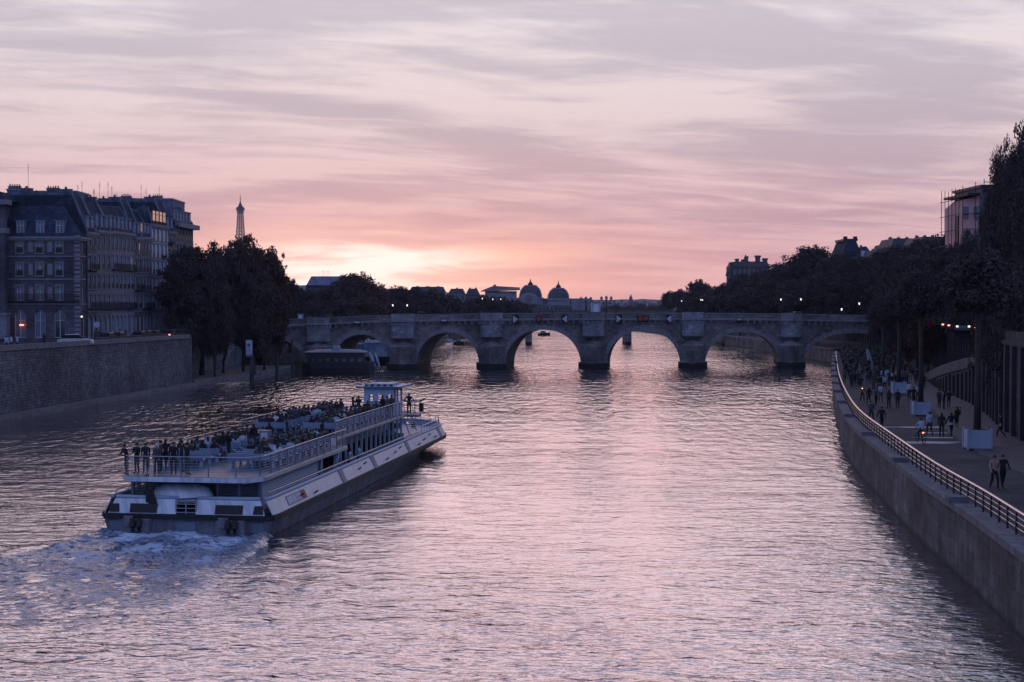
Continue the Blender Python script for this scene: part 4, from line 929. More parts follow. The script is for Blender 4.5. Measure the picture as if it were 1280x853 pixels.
def trunk_mesh(seed,h,z0,r,tr):
    q=random.Random(seed+50); m=MB(); pts=[(0,0,-.1),(q.uniform(-.1,.1),q.uniform(-.1,.1),z0*.5),(q.uniform(-.3,.3),q.uniform(-.3,.3),z0),(q.uniform(-.5,.5),q.uniform(-.5,.5),z0+(h-z0)*.45),(0,0,z0+(h-z0)*.85)]
    m.tube(pts,[tr*1.25,tr,tr*.85,tr*.45,tr*.12],8)
    for k in range(9):
        t=q.uniform(0,6.28); zb=z0*.8+(h-z0)*q.uniform(0,.55); e=r*q.uniform(.5,.85); zz_=zb+(h-z0)*q.uniform(.12,.3)
        m.tube([(0,0,zb),(e*.4*math.cos(t),e*.4*math.sin(t),zb+(zz_-zb)*.6),(e*math.cos(t+.2),e*math.sin(t+.2),zz_)],[tr*.4,tr*.25,tr*.08],5)
    return m.mesh('trunk',BARK,True)
TP={}
def tree_proto(kind):
    if kind in TP: return TP[kind]
    spec={'a':(10,4.2,2.2,21000,.17),'b':(10,3.6,1.6,21000,.165),'c':(10,4.8,2.6,23000,.18),'tall':(10,2.5,1.6,21000,.12),'far':(10,4.6,2.0,7000,.30),'near':(10,4.4,1.8,46000,.115),'std':(10,2.3,6.7,14000,.11)}[kind]
    h,r,z0,n,ls=spec; me=leaf_mesh('crown',crown_clumps(hash(kind)%97 if False else ord(kind[0])+len(kind),h,r,z0),n,ls,ord(kind[0])); TP[kind]=(me,trunk_mesh(ord(kind[0]),h,z0,r,.24)); return TP[kind]
def tree(x,y,zb,ztop,kind,label,group=None,wid=1.0,leaf=None,cat='tree',name='plane_tree'):
    me,tr=tree_proto(kind); s=(ztop-zb)/10.0; T=thing(name,label,cat,(x,y,zb),rnd.uniform(0,6.28),group)
    T.scale=(s*wid,s*wid,s); 
    if not me.materials: me.materials.append(LEAF)
    c=ob('crown',me,T); c.material_slots[0].link='OBJECT'; c.material_slots[0].material=leaf or LEAF
    ob('trunk',tr,T); return T
def treepx(px,d,ytop,zb,kind,label,rpx=None,**k):
    zt=ZY(ytop,d); zt+=(zt-zb)*.03; rpx=rpx*(1.0 if kind=='near' else 1.22 if px>600 else 1.12) if rpx else rpx; base={'a':4.2,'b':3.6,'c':4.8,'tall':2.5,'far':4.6,'near':4.4,'std':2.3}[kind]*(zt-zb)/10
    wid=1.0 if rpx is None else (rpx*d/F)/base/1.05
    return tree(PX(px,d),d,zb,zt,kind,label,wid=wid,**k)
gl='dark trees on the low landing at the left'
for px,d,yt,rp,kd,lb in ((228,229,308,30,'tall','leftmost landing tree, hiding the last houses of the quay row'),(252,238,308,33,'tall','dense landing tree with a straight trunk second from the quay wall corner'),(279,246,311,31,'b','landing tree directly below the iron tower'),(304,252,306,33,'a','tallest landing tree, just right of the iron tower'),(330,258,312,29,'b','landing tree above the white sign with gaps of sky in its top'),(346,262,322,17,'tall','thin outer landing tree with sparse twigs nearest the bridge'),(268,232,330,24,'b','lower leafy tree in front of the landing tree trunks'),(318,244,345,26,'b','low spreading tree behind the white landing sign')):
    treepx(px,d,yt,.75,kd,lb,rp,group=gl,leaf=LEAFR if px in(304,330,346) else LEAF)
gl2='trees along the left bank beyond the bridge'
i=0
for px,d,yt,rp,kd,lb in ((362,300,352,22,'b','tree filling the gap above the left end of the bridge'),(384,318,366,22,'a','low dark tree before the pale zinc roof'),(408,330,362,24,'c','low dark tree right below the pale zinc roof'),(447,360,346,37,'c','big round tree with red glowing edge before the sunset'),(430,350,356,26,'a','dark tree filling the left shoulder of the round tree'),(475,372,366,22,'a','low tree on the right shoulder of the round tree'),(497,400,361,20,'c','tree behind the lone lit lamp'),(519,420,364,22,'a','tree before the long dark block'),(541,440,366,22,'c','tree below the right end of the long dark block'),(562,470,373,20,'a','low tree before the pale gabled house'),(584,540,378,18,'c','low tree before the flat roofed stone house'),(606,560,372,20,'a','first tree before the domed palace with lamps'),(627,590,374,20,'c','second tree before the domed palace with lamps'),(648,640,379,18,'a','low tree below the left dome of the palace'),(392,312,380,26,'c','bushy tree just above the bridge at its left end'),(455,330,374,30,'c','wide dark tree mass low behind the second arch'),(425,318,378,30,'a','spreading tree behind the bridge beneath the zinc roofed hall'),(490,350,378,26,'a','spreading tree behind the second bastion from the left'),(530,380,377,28,'c','spreading tree behind the bridge left of the stone house'),(350,285,368,18,'b','dark tree overhanging the left abutment of the bridge')):
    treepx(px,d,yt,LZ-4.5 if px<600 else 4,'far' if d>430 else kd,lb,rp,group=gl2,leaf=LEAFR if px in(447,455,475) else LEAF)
    i+=1
for k,(px,d,yt,rp) in enumerate(((738,1500,383,7),(752,1450,385,8),(770,1500,382,9),(786,1400,383,9),(800,1450,381,10),(815,1350,383,10),(830,1250,381,10),(722,1500,386,8))):
    treepx(px,d,yt,2,'far','small far dark tree below the hillside houses, beyond the bridge',rp,group='small far trees below the hillside houses')
gr='row of street trees on the right bank beyond the bridge'
for px,d,yt,rp,kd,lb in ((838,700,366,11,'far','first and smallest tree of the right bank row, left end'),(851,660,364,12,'far','second small tree of the right bank row'),(874,600,353,17,'far','rounded tree standing behind the pair of lit lamps'),(893,560,362,14,'far','small tree right of the rounded tree of the right bank'),(907,530,357,18,'far','tree at the foot of the turreted building\'s left tower'),(930,500,346,22,'a','tree in front of the turreted building'),(952,470,340,24,'c','tree below the right end of the turreted building'),(978,430,332,26,'a','tree left of the highest crown of the right bank'),(1016,385,312,32,'c','tree with the highest crown left of the mansard block'),(1044,350,323,28,'a','tree directly below the tall mansard block'),(1070,325,326,26,'c','tree below the pale slanted rooflight'),(1098,318,320,25,'a','tree before the low roofed house with chimneys'),(1122,280,312,27,'c','tree before the dark mansard house'),(1148,258,306,30,'a','tree before the long roofed house'),(1176,230,301,30,'c','tree just left of the scaffolded building\'s foot')):
    treepx(px,d,yt,UZ,kd,lb,rp,group=gr)
gd='dense crowns of the right bank above the quay'
for px,d,yt,rp,kd in ((1203,200,290,32,'c'),(1030,330,345,30,'a'),(1000,345,352,28,'c'),(1060,322,350,28,'a'),(1092,320,352,28,'c'),(1130,255,345,32,'a'),(1150,225,340,36,'c'),(1180,205,335,34,'a'),(965,380,355,28,'a'),(940,420,362,26,'c'),(905,480,370,24,'far'),(1078,325,335,26,'c'),(1100,335,326,28,'c'),(1125,318,322,30,'a'),(1150,285,318,32,'c'),(1109,270,338,23,'a'),(1120,262,345,24,'c'),(1135,245,325,34,'c'),(1165,222,318,34,'a'),(1195,188,312,34,'c'),(1212,160,300,34,'near'),(1010,335,365,30,'c'),(1045,325,372,26,'a'),(1122,262,378,28,'c'),(880,520,372,20,'far'),(860,600,374,16,'far'),(1222,150,335,26,'near'),(1138,205,372,36,'c'),(1124,225,370,32,'a')):
    treepx(px,d,yt,UZ-2.5,kd,'dark leafy tree merged into the dense mass above the right bank',rp,group=gd)
gn='tall near trees rising at the right edge'
for px,d,yt,rp,kd,lb in ((1260,165,210,30,'near','tall tree overlapping the scaffolded building\'s right side'),(1283,138,183,40,'near','tall tree with a ragged crown between the scaffold and the right edge'),(1325,112,135,66,'near','highest near tree, cut by the right edge of the photo'),(1375,95,150,70,'near','nearest tall tree with its crown just past the right edge'),(1252,150,200,27,'near','broad dark tree filling the gap beside the ragged crown'),(1270,128,178,34,'near','dense tall tree directly behind the highest near tree'),(1246,176,258,26,'near','darker tree standing right behind the car lights'),(1290,128,265,56,'near','lower dark crown under the highest near tree')):
    treepx(px,d,yt,UZ,kd,lb,rp,group=gn)
gq='trees rooted on the lower right quay'
for px,d,yt,rp,kd,lb in ((1104,238,372,17,'c','quay tree standing right beside the end of the bridge'),(1126,212,365,24,'a','quay tree behind the small far planter'),(1147,176,362,27,'tall','tall narrow quay tree with brownish leaves behind the second planter'),(1160,192,372,24,'c','quay tree touching the left end of the ramp')):
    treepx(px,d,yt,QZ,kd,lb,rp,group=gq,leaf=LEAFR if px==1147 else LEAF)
for px,d,yt,rp,lb in ((1264,118,395,42,'dark foliage tree overhanging the pilastered wall'),(1292,104,380,50,'dark foliage tree at the right edge above the wall base')):
    x,y=PX(px,d),d; treepx(px,d,yt-60,UZ-4.6,'near',lb,rp,group='low crowns spilling over the embankment wall')
for px,d,yt,rp,lb in ((1238,122,392,22,'farthest of the leafy footpath trees before the pilastered wall'),(1256,113,388,26,'second farthest of the leafy footpath trees before the pilastered wall'),(1272,108,372,30,'leafy tree on the footpath hiding the parapet beside the right edge'),(1281,103,366,34,'leafy tree on the footpath hiding the top of the pilastered wall, at the right edge')):
    treepx(px,d,yt,QZ,'a',lb,rp,group='leafy trees in front of the pilastered wall')
# planters
def palm(px,yb,w,hpx,ytop,label,plabel,crown=1.0,name='planter_tree'):
    x,y=G(px,yb,QZ); w=w*y/F; h=hpx*y/F
    o=thing('planter_box',plabel,'planter',(x,y+w/2,QZ),R(-6)); m=MB(); m.box(-w/2,w/2,-w/2,w/2,.1,h); m.build('box',PLW,o)
    m=MB()
    for sx in (-1,1):
        for sy in (-1,1): m.box(sx*(w/2+.01)-.06,sx*(w/2+.01)+.06,sy*(w/2+.01)-.06,sy*(w/2+.01)+.06,0,h+.1)
    m.build('corner_posts',BBN,o); m=MB(); m.box(-w/2+.04,w/2-.04,-w/2+.04,w/2-.04,h-.06,h+.003); m.build('soil',EARTH,o)
    zt=ZY(ytop,y+w/2)-QZ-h; T=thing(name,label,'tree',(x,y+w/2,QZ+h-.05),0,'slim trees standing in the planter boxes'); m=MB(); m.tube([(0,0,0),(.03,0,zt*.3),(.0,.05,zt*.7),(.06,0,zt)],[.24,.19,.17,.16],9); m.build('trunk',BARK,T,True)
    c=ob('crown',tree_proto('std')[0],T,(0,0,0),px); k_=(zt+.3)/10; c.scale=(k_*crown,k_*crown,k_); 
    if not c.data.materials: c.data.materials.append(LEAF)
    return o
palm(1226,563,28,25,322,'slim dark trunked tree growing from the nearest planter','nearest pale square planter box on the quay, holding a slim dark trunk',1.0)
palm(1153.5,520,19,17,345,'slim tree in the second planter behind the group of walkers','pale planter box behind the walkers near the cyclist',.9)
palm(1125.5,493,15.5,14.5,365,'slim tree in the third planter along the quay','third pale planter box, beside a man in a light shirt',.9)
palm(1105,475,12,11.5,375,'slim tree in the farthest planter, amid the crowd','farthest small planter box amid the crowd on the quay',.9)
# ------------------------------------------------------------ cars
def car_proto(estate=False):
    T=thing('parked_car',None,None); P=[(-2.1,.35),(-2.15,.75),(-1.9,.92),(-1.3,.98),(1.0,.98),(1.95,.82),(2.1,.6),(2.1,.35)]
    m=MB(); n=len(P); f=lambda s,y:[(p[0],y,p[1]) for p in P]
    m.add([(p[0],-.86,p[1]) for p in P]+[(p[0],.86,p[1]) for p in P],[tuple(range(n)),tuple(range(n,2*n))[::-1]]+[(i,n+i,n+(i+1)%n,(i+1)%n) for i in range(n)]); 
    Q=[(-1.75,.94),(-1.35,1.42),(.25,1.45),(1.1,.96)]; q=[(-1.6,.9),(-1.25,1.47),(.2,1.5),(1.0,.9)]
    m.hexa([(-1.3,-.6,1.43),(.22,-.6,1.45),(.22,.6,1.45),(-1.3,.6,1.43),(-1.22,-.55,1.5),(.15,-.55,1.52),(.15,.55,1.52),(-1.22,.55,1.5)]); m.build('body',CARP,T)
    m=MB(); m.hexa([(-1.8,-.78,.97),(1.1,-.78,.97),(1.1,.78,.97),(-1.8,.78,.97),(-1.32,-.62,1.43),(.25,-.62,1.45),(.25,.62,1.45),(-1.32,.62,1.43)]); m.build('windows',pm('car_glass',(.012,.012,.02),.6,spec=.1),T)
    wm=MB(); wm.M=Matrix.Rotation(PI/2,4,'X'); wm.cyl(0,0,-.1,.1,.32,.32,14); w=wm.mesh('wheel',BK)
    for x in (-1.3,1.3):
        for y in (-.8,.8): ob('wheel',w,T,(x,y,.32))
    return T
CARP=pm('dark_car_paint',(.03,.03,.04),.25,var=.05,spec=.8); CARW=pm('light_car_paint',(.5,.5,.55),.3,var=.05)
CP=car_proto(); first=True
tl=MB().box(-2.19,-2.1,-.11,.11,-.07,.07).mesh('tail_light',RED); hl=MB().box(2.05,2.17,-.10,.10,-.08,.08).mesh('headlight',LAMP)
def car(x,y,z,rz,label,group,lights=None,paint=None,bright=None):
    global first
    T=CP if first else copy_tree(CP); first=False
    T.location=(x,y,z); T.rotation_euler=(0,0,rz); tag(T,label,'car',group)
    if paint:
        for c in T.children:
            if c.name.startswith('body'): c.material_slots[0].link='OBJECT'; c.material_slots[0].material=paint
    if lights:
        for s in (-1,1): ob('tail_light' if lights=='red' else 'headlight',tl if lights=='red' else hl,T,(0,s*.6,.75))
    return T
cg='cars parked along the left quay parapet'
labs=['parked car nearest the left edge behind the quay parapet','second dark parked car behind the parapet','dark car before the narrow brown house','dark car below the grey house','dark car before the white shuttered house','dark car with red tail lights glowing beside the parapet','dark car just past the glowing tail lights','last dark parked car before the trees']
for k,px in enumerate((128,142,168,176,186,205,216,226)):
    # on a line 3.4 m inland from the wall
    d_=None
    for dd in np.arange(160,260,.5):
        xw=-54.8+(dd-152)/66*5.5-3.4
        if 640+xw*F/dd>=px: d_=dd; break
    d_=d_ or 225; xw=-54.8+(d_-152)/66*5.5-2.6
    car(xw,d_,LZ,R(85),labs[k],cg,'red' if px==205 else None)
T=car(PX(96,199)+5,188,LZ,R(5),'small white van roof showing above the quay parapet',None,paint=CARW); T.location=(PX(95,178),178,LZ)
cg='cars queueing on the street above the embankment wall'
for k,(px,d_,li) in enumerate(((1174,168,'red'),(1184,158,'w'),(1193,160,'red'),(1203,149,'red'),(1206,151,'w'),(1214,143,'w'),(1221,139,'red'),(1228,136,'w'))):
    x=PX(px,d_); x=max(x,interp_poly(UP,d_)+2.6+ (k%2)*2.2)
    car(x,d_,UZ,R(62) if li=='red' else R(-118),['leftmost car of the queue, red tail lights on','second car of the queue, white headlights on','third car of the queue, single red glow','car showing the brightest red tail lights in the queue','car with bright headlights behind the brightest tail lights','car with headlights in the middle of the queue','car with red tail lights left of the last headlights','rightmost car of the queue, headlights on'][k],cg,li)
for k,(px,lb) in enumerate(((407,'car roof glinting above the bridge parapet at its left end'),(436,'dark car roof above the second arch of the bridge'),(528,'dark car on the bridge above the third arch from the left end'),(1002,'dark car on the bridge beside the last bastion'))):
    s=bs_at(px); b=BP(s,3.2,.06); car(b[0],b[1],b[2],BRZ,lb,'cars crossing the bridge')
# ------------------------------------------------------------ landing sign, piles, moored craft
def pile(px,yb,yt,label,w=.5):
    x,y=G(px,yb); m=MB(); h=ZY(yt,y); m.cyl(0,0,-2.3,h,w*.5,w*.46,10); m.cyl(0,0,h,h+.12,w*.55,w*.35,10); o=m.build('mooring_pile',WOODD); o.location=(x,y,0); tag(o,label,'mooring pile'); return x,y,h
x,y,h=pile(315,478,447,'thick timber pile carrying the white sign',.8)
sg=thing('landing_sign','white and blue upright sign board on the timber pile','sign',(x-.38,y-.42,h),R(-6)); zb=ZY(446,y)-h; zt_=ZY(425,y)-h
m=MB(); m.box(-.56,.56,0,.08,zb,zt_); m.box(.3,.42,.08,.2,-2.2,zt_-.3); m.build('board',BLUS,sg); m=MB(); m.box(-.48,.52,-.03,-.003,zb+.38,zt_-.06); m.build('white_panel',WHT,sg)
m=MB(); zc_=zt_-.85
P=[(.26*math.cos(2*PI*k/14),.30*math.sin(2*PI*k/14)) for k in range(14)]; m.add([(p[0]-.05,-.05,zc_+p[1]) for p in P]+[(p[0]-.05,-.031,zc_+p[1]) for p in P],[tuple(range(14))]+[(i,14+i,14+(i+1)%14,(i+1)%14) for i in range(14)]); m.build('round_emblem',BLUS,sg)
m=MB()
for k,w in enumerate((.3,.24,.32)): m.box(-.05-w,-.05+w,-.05,-.032,zc_-.62-k*.27,zc_-.5-k*.27)
m.box(-.4,.4,-.05,-.02,zb+.06,zb+.28); m.build('text_lines',GRYT,sg)
pile(346,471,443,'timber pile left of the moored barge'); pile(365,470.5,425,'tall timber pile against the left end of the barge')
barge=thing('moored_barge','long dark barge with rounded low roof moored before the left arches','barge',(0,0,0)); x0,y0=G(376,467); x1,_=G(466,467); m=MB()
L_=x1-x0; barge.location=(x0,y0,0); n=16
def loft(m,sec,mi=0,caps=True):
    k=len(sec[0]); vs=[p for s in sec for p in s]; fs=[(i*k+j,(i+1)*k+j,(i+1)*k+(j+1)%k,i*k+(j+1)%k) for i in range(len(sec)-1) for j in range(k)]
    if caps: fs+=[tuple(range(k)),tuple(range((len(sec)-1)*k,len(sec)*k))[::-1]]
    m.add(vs,fs,mi)
sec=[]
for t in np.linspace(0,1,n):
    w=2.6*min(1,(4*(1-t))**.5 if t>.75 else 1,(6*t+.3) if t<.12 else 1); z=1.9+.5*max(0,t-.75)*4*.4; sec.append([(t*L_,3-w*.8,-.6),(t*L_,3-w,1.0),(t*L_,3-w,z),(t*L_,3+w,z),(t*L_,3+w,1.0),(t*L_,3+w*.8,-.6)])
loft(m,sec); m.build('hull',BK,barge)
zr_=ZY(437.5,y0); m=MB(); m.box(1.0,L_*.86,.9,5.1,1.9,zr_-.5); m.build('cabin',pm('barge_cabin_dark',(.02,.02,.025),.6),barge)
m=MB(); sec=[[(xx,.6,zr_-.5),(xx,1.6,zr_-.5+q*.7),(xx,3,zr_-.5+q),(xx,4.4,zr_-.5+q*.7),(xx,5.4,zr_-.5)] for xx,q in ((.6,.15),(L_*.15,.45),(L_*.5,.6),(L_*.8,.45),(L_*.9,.1))]; loft(m,sec); m.build('roof',BG,barge)
m=MB(); me=MB().box(-.4,.4,-.05,.05,0,.7).mesh('window',GLASS)
for k in range(7): ob('window',me,barge,(2+k*L_*.11,.86,2.1))
m=MB(); m.box(L_*.42,L_*.52,2,3.6,zr_,zr_+.65); m.build('roof_box',FACB,barge)
# upright pale tender boards (furled sails) beside the barge
for k,(px,lean,lb) in enumerate(((461,.3,'narrow pale furled sail standing at the barge\'s bow'),(468,-1.1,'widest pale furled sail leaning beside the barge\'s bow'),(474,-.9,'slim pale furled sail next to the widest one'))):
    x,y=G(px,466); o=thing('furled_sail',lb,'sail',(x,y+1.2,.5)); h=[2.2,3.3,3.1][k]; w_=[.25,.42,.25][k]
    m=MB(); m.tube([(lean,0,h),(lean*.55,0,h*.6),(lean*.1,0,h*.2),(0,0,0)],[.08,w_,w_*.8,.08],7); m.build('sail_cloth',FACB,o,True); m=MB(); m.bar((0,.1,-.6),(lean*1.1,.1,h*1.1),.05,.04,5); m.build('spar',IRON,o)
# glazed cruise boat under the second arch
d_=305; cb=thing('glazed_cruise_boat','blue white cruise boat with curved glass nose under the second arch','boat',(PX(440,d_),d_,0)); L_=PX(491,d_)-PX(440,d_); m=MB(); sec=[]
for t in np.linspace(0,1,12): 
    w=2.3*(1-max(0,t-.7)**2*7); sec.append([(t*L_,2.5-w*.8,-.5),(t*L_,2.5-w,.9),(t*L_+(.4 if t>.9 else 0),2.5-w,1.5),(t*L_+(.4 if t>.9 else 0),2.5+w,1.5),(t*L_,2.5+w,.9),(t*L_,2.5+w*.8,-.5)])
loft(m,sec); m.build('hull',BK,cb)
zt_=ZY(429,d_); m=MB(); sec=[]
for t in (0,.5,.78,.88,.95,1.0):
    q=1 if t<.8 else (1-(t-.78)*2.6); hh=1.5+(zt_-1.5)*max(.12,q if t<.96 else .15); sec.append([(t*L_,.5,1.5),(t*L_,.7,hh-.2),(t*L_,1.4,hh),(t*L_,3.6,hh),(t*L_,4.3,hh-.2),(t*L_,4.5,1.5)])
loft(m,sec); m.build('glazed_cabin',pm('boat_blue_glass',(.16,.26,.45),.15,spec=1.0,var=.5,scale=1.2),cb)
m=MB(); m.box(L_*.25,L_*.84,.9,4.2,zt_,zt_+.12)
for k in range(9): m.box(L_*(.3+.055*k),L_*(.3+.055*k)+.25,1.2,3.8,zt_+.12,zt_+.5+.35*rnd.random())
m.build('roof_deck_seats',BW,cb)
# small craft beyond the bridge
def small_boat(px,py,L_,label,mat,cab=True,rz=0):
    x,y=G(px,py); o=thing('small_boat',label,'boat',(x,y,0),rz); m=MB(); sec=[]
    for t in np.linspace(0,1,9):
        w=L_*.16*(1-max(0,t-.55)**2*4.6); sec.append([((t-.5)*L_,-w*.6,-.3),((t-.5)*L_,-w,.5),((t-.5)*L_,-w,.9+.3*t),((t-.5)*L_,w,.9+.3*t),((t-.5)*L_,w,.5),((t-.5)*L_,w*.6,-.3)])
    loft(m,sec); m.build('hull',mat,o)
    if cab: m=MB(); m.hexa([(-L_*.3,-.8,1),(L_*.2,-.8,1),(L_*.2,.8,1),(-L_*.3,.8,1),(-L_*.25,-.6,1.9),(L_*.08,-.6,1.9),(L_*.08,.6,1.9),(-L_*.25,.6,1.9)]); m.build('cabin',GLASS,o)
small_boat(573.5,431,3.4,'small dark boat on the bright water seen through the third arch',BK); small_boat(553,428,7,'white boat moored at the bank seen through the third arch',BW,rz=.1)
small_boat(680,419.5,5.5,'dark barge seen beyond the footbridge through the fourth arch',BK); small_boat(806,413.5,13,'long pale boat far off seen through the fifth arch',BW)
x,y=G(593,434); o=thing('river_buoy','small dark buoy right of the little boat','buoy',(x,y,0)); m=MB(); m.cyl(0,0,-.3,.5,.45,.4,10); m.cyl(0,0,.5,1.4,.25,.05,8); m.build('float',BK,o); m=MB(); m.cyl(0,0,1.4,2.3,.04,.04,5); m.ell((0,0,2.4),(.14,.14,.14),6,4); m.build('topmark',IRON,o)
# white upright banner amid the crowd
x,y=G(1087,463,QZ); o=thing('pale_banner','tall pale leaning banner amid the crowd near the bridge','banner',(x,y,QZ)); m=MB(); m.hexa([(-.1,-.03,0),(.9,-.03,0),(.9,.03,0),(-.1,.03,0),(-.55,-.03,3.0),(-.15,-.03,3.0),(-.15,.03,3.0),(-.55,.03,3.0)]); m.build('cloth',FACB,o); m=MB(); m.bar((-.12,.05,0),(-.6,.05,3.2),.03,.02,5); m.build('pole',IRON,o)
x,y=G(1100,452,QZ)
# ------------------------------------------------------------ the river boat
BO=Vector((-17.2,74.8,0)); BA_=R(8.1); bs=(math.sin(BA_),math.cos(BA_)); bt_=(math.cos(BA_),-math.sin(BA_))
boat=thing('river_boat','large white open top river cruise boat crowded with passengers, foaming wake at its stern','boat',tuple(BO),-BA_)
def pxt(px,s): k=(px-640)/F; return (k*(BO.y+bs[1]*s)-BO.x-bs[0]*s)/(bt_[0]-k*bt_[1])
def BW_(s,t,z): return (BO.x+bs[0]*s+bt_[0]*t,BO.y+bs[1]*s+bt_[1]*t,z)
ST=[0,.25,1,3,10,20,30,38,44,48,50,51.5,53,54.2,54.7]; HW=[4.35,4.65,4.75,4.75,4.75,4.75,4.75,4.75,4.75,4.7,4.35,3.7,2.7,1.3,.35]
WH=[4.2,4.45,4.55,4.6,4.6,4.55,4.4,4.15,3.6,2.9,2.3,1.8,1.2,.6,.1]
def hw_at(s): return float(np.interp(s,ST,HW))
def outline(off=0.0,s0=0.0,s1=54.7,n=70):
    S=sorted(set([s0,s1]+[s for s in ST if s0<s<s1]+list(np.linspace(s0,s1,n)))); return [(hw_at(s)-off,s) for s in S]
def side_strip(m,s0,s1,o0,z0,o1,z1,th=.06,sides=(-1,1),n=24,mi=0):
    S=sorted(set([s0,s1]+[s for s in ST if s0<s<s1]))
    for sg_ in sides:
        for a,b in zip(S[:-1],S[1:]):
            P=[(sg_*(hw_at(a)-o0),a,z0),(sg_*(hw_at(b)-o0),b,z0),(sg_*(hw_at(b)-o0-th),b,z0),(sg_*(hw_at(a)-o0-th),a,z0),(sg_*(hw_at(a)-o1),a,z1),(sg_*(hw_at(b)-o1),b,z1),(sg_*(hw_at(b)-o1-th),b,z1),(sg_*(hw_at(a)-o1-th),a,z1)]
            m.hexa(P,mi)
m=MB(); sec=[]
for s,h,w in zip(ST,HW,WH):
    sb2=s if s<36 else 36+(s-36)*.86
    sec.append([(-w*.9,sb2,-.7),(-w,sb2,.05),(-h,s,.8),(-h,s,1.0),(h,s,1.0),(h,s,.8),(w,sb2,.05),(w*.9,sb2,-.7)])
loft(m,sec); hull=m.build('hull',BH,boat)
m=MB(); side_strip(m,0,54.7,-.13,.86,-.13,1.12,.3); m.box(-4.5,4.5,-.2,.1,.86,1.12); m.build('rubbing_strake',BK,hull)
m=MB(); side_strip(m,.3,54.7,-.0,1.12,.36,1.86,.05,n=30); m.build('side_panels',BWP,boat)
# stern bulwark in two white halves with a gate between
for sg_ in (-1,1):
    m=MB(); a,b=(.55,4.3); m.hexa([(sg_*a,-.06,1.12),(sg_*b,-.06,1.12),(sg_*b,.02,1.12),(sg_*a,.02,1.12),(sg_*a,.22,1.86),(sg_*(b-.3),.22,1.86),(sg_*(b-.3),.3,1.86),(sg_*a,.3,1.86)] if sg_>0 else [(-b,-.06,1.12),(-a,-.06,1.12),(-a,.02,1.12),(-b,.02,1.12),(-b+.3,.22,1.86),(-a,.22,1.86),(-a,.3,1.86),(-b+.3,.3,1.86)]); sp_=m.build('stern_panel',BW,boat)
    m=MB(); c=sg_*2.35; m.hexa([(c-.75,-.075,1.16),(c+.75,-.075,1.16),(c+.75,0,1.16),(c-.75,0,1.16),(c-.75,.065,1.62),(c+.75,.065,1.62),(c+.75,.14,1.62),(c-.75,.14,1.62)]); m.build('stern_recess',BK,sp_)
    m=MB(); c=sg_*3.95; m.hexa([(c-.28,-.075,1.18),(c+.28,-.075,1.18),(c+.28,0,1.18),(c-.28,0,1.18),(c-.22,.07,1.6),(c+.2,.07,1.6),(c+.2,.14,1.6),(c-.22,.14,1.6)]); m.build('stern_recess',BK,sp_)
    m=MB(); c=sg_*2.6; m.box(c-.75,c+.75,-.55,-.0,-.2,.86); m.box(c-.6,c-.1,-.65,-.5,.5,1.05); m.build('engine_housing',BH,boat)
    m=MB()
    for q in (-.05,.32): m.tube([(c+q,-.72,.25),(c+q,-.80,.55),(c+q,-.72,.95)],[.13,.17,.13],9)
    m.build('fender_tube',BK,boat)
for sg_ in (-1,0,1):
    MB().box(sg_*2.6-.55 if sg_==0 else sg_*3.9-.35,sg_*2.6+.55 if sg_==0 else sg_*3.9+.35,-.05,.0,.2,.72).build('stern_plate',BG,boat)
m=MB()
for z in (1.2,1.42,1.64,1.84): m.bar((-.55,0,z),(.55,0,z),.025,.025,4)
for x in (-.55,0,.55): m.box(x-.03,x+.03,-.02,.04,1.12,1.9)
m.build('stern_gate',STL,boat)
m=MB(); pts=[(hw_at(s)-.42,s,1.93) for s in np.linspace(.35,54.3,80)]; pts=pts+[(-x,y,z) for x,y,z in pts[::-1]]
m.tube(pts,.11,7); m.tube([(-3.95,.3,1.93),(-.55,.3,1.93)],.11,7); m.tube([(.55,.3,1.93),(3.95,.3,1.93)],.11,7); m.build('gunwale_cap',BBN,boat,True)
fs_=MB()
for s in (14.2,22.5,33.3,46.0):
    side_strip(fs_,s,s+.85,-.06,1.12,.30,1.88,.09)
fs_.build('fender_slots',BG,boat)
m=MB()
for k,s in enumerate((8,18.2,19.6,26.2,28.6,30.2,37,39,41,43.5,5.2)):
    for sg_ in (-1,1):
        h=hw_at(s)-.1; m.tube([(sg_*(h+.05),s,1.3+.2*(k%3)),(sg_*(h+.2),s+.12,1.42+.2*(k%3)),(sg_*(h+.02),s+.3,1.30+.2*(k%3))],.05,5)
m.build('mooring_fairleads',BK,boat)
# side name board (illegible pale blocks and a red emblem)
nb=MB(); 
def on_side(m,s0,s1,z0,z1,pr,mi=0):
    f=lambda z:(z-1.12)/.74*.36
    m.hexa([(hw_at(s0)-f(z0)+pr,s0,z0),(hw_at(s1)-f(z0)+pr,s1,z0),(hw_at(s1)-f(z0)-.03,s1,z0),(hw_at(s0)-f(z0)-.03,s0,z0),(hw_at(s0)-f(z1)+pr,s0,z1),(hw_at(s1)-f(z1)+pr,s1,z1),(hw_at(s1)-f(z1)-.03,s1,z1),(hw_at(s0)-f(z1)-.03,s0,z1)],mi)
on_side(nb,3.0,6.6,1.24,1.72,.02); nbo=nb.build('name_board',BG,boat)
m=MB(); q=3.15
for w in (.42,.4,.3,.42,.12,.42,.4): 
    on_side(m,q,q+w-.06,1.30,1.66,.035); q+=w
m.build('white_lettering',WHT,nbo)
m=MB(); on_side(m,q+.12,q+.75,1.27,1.68,.036); m.build('red_emblem',REDS,nbo)
m=MB()
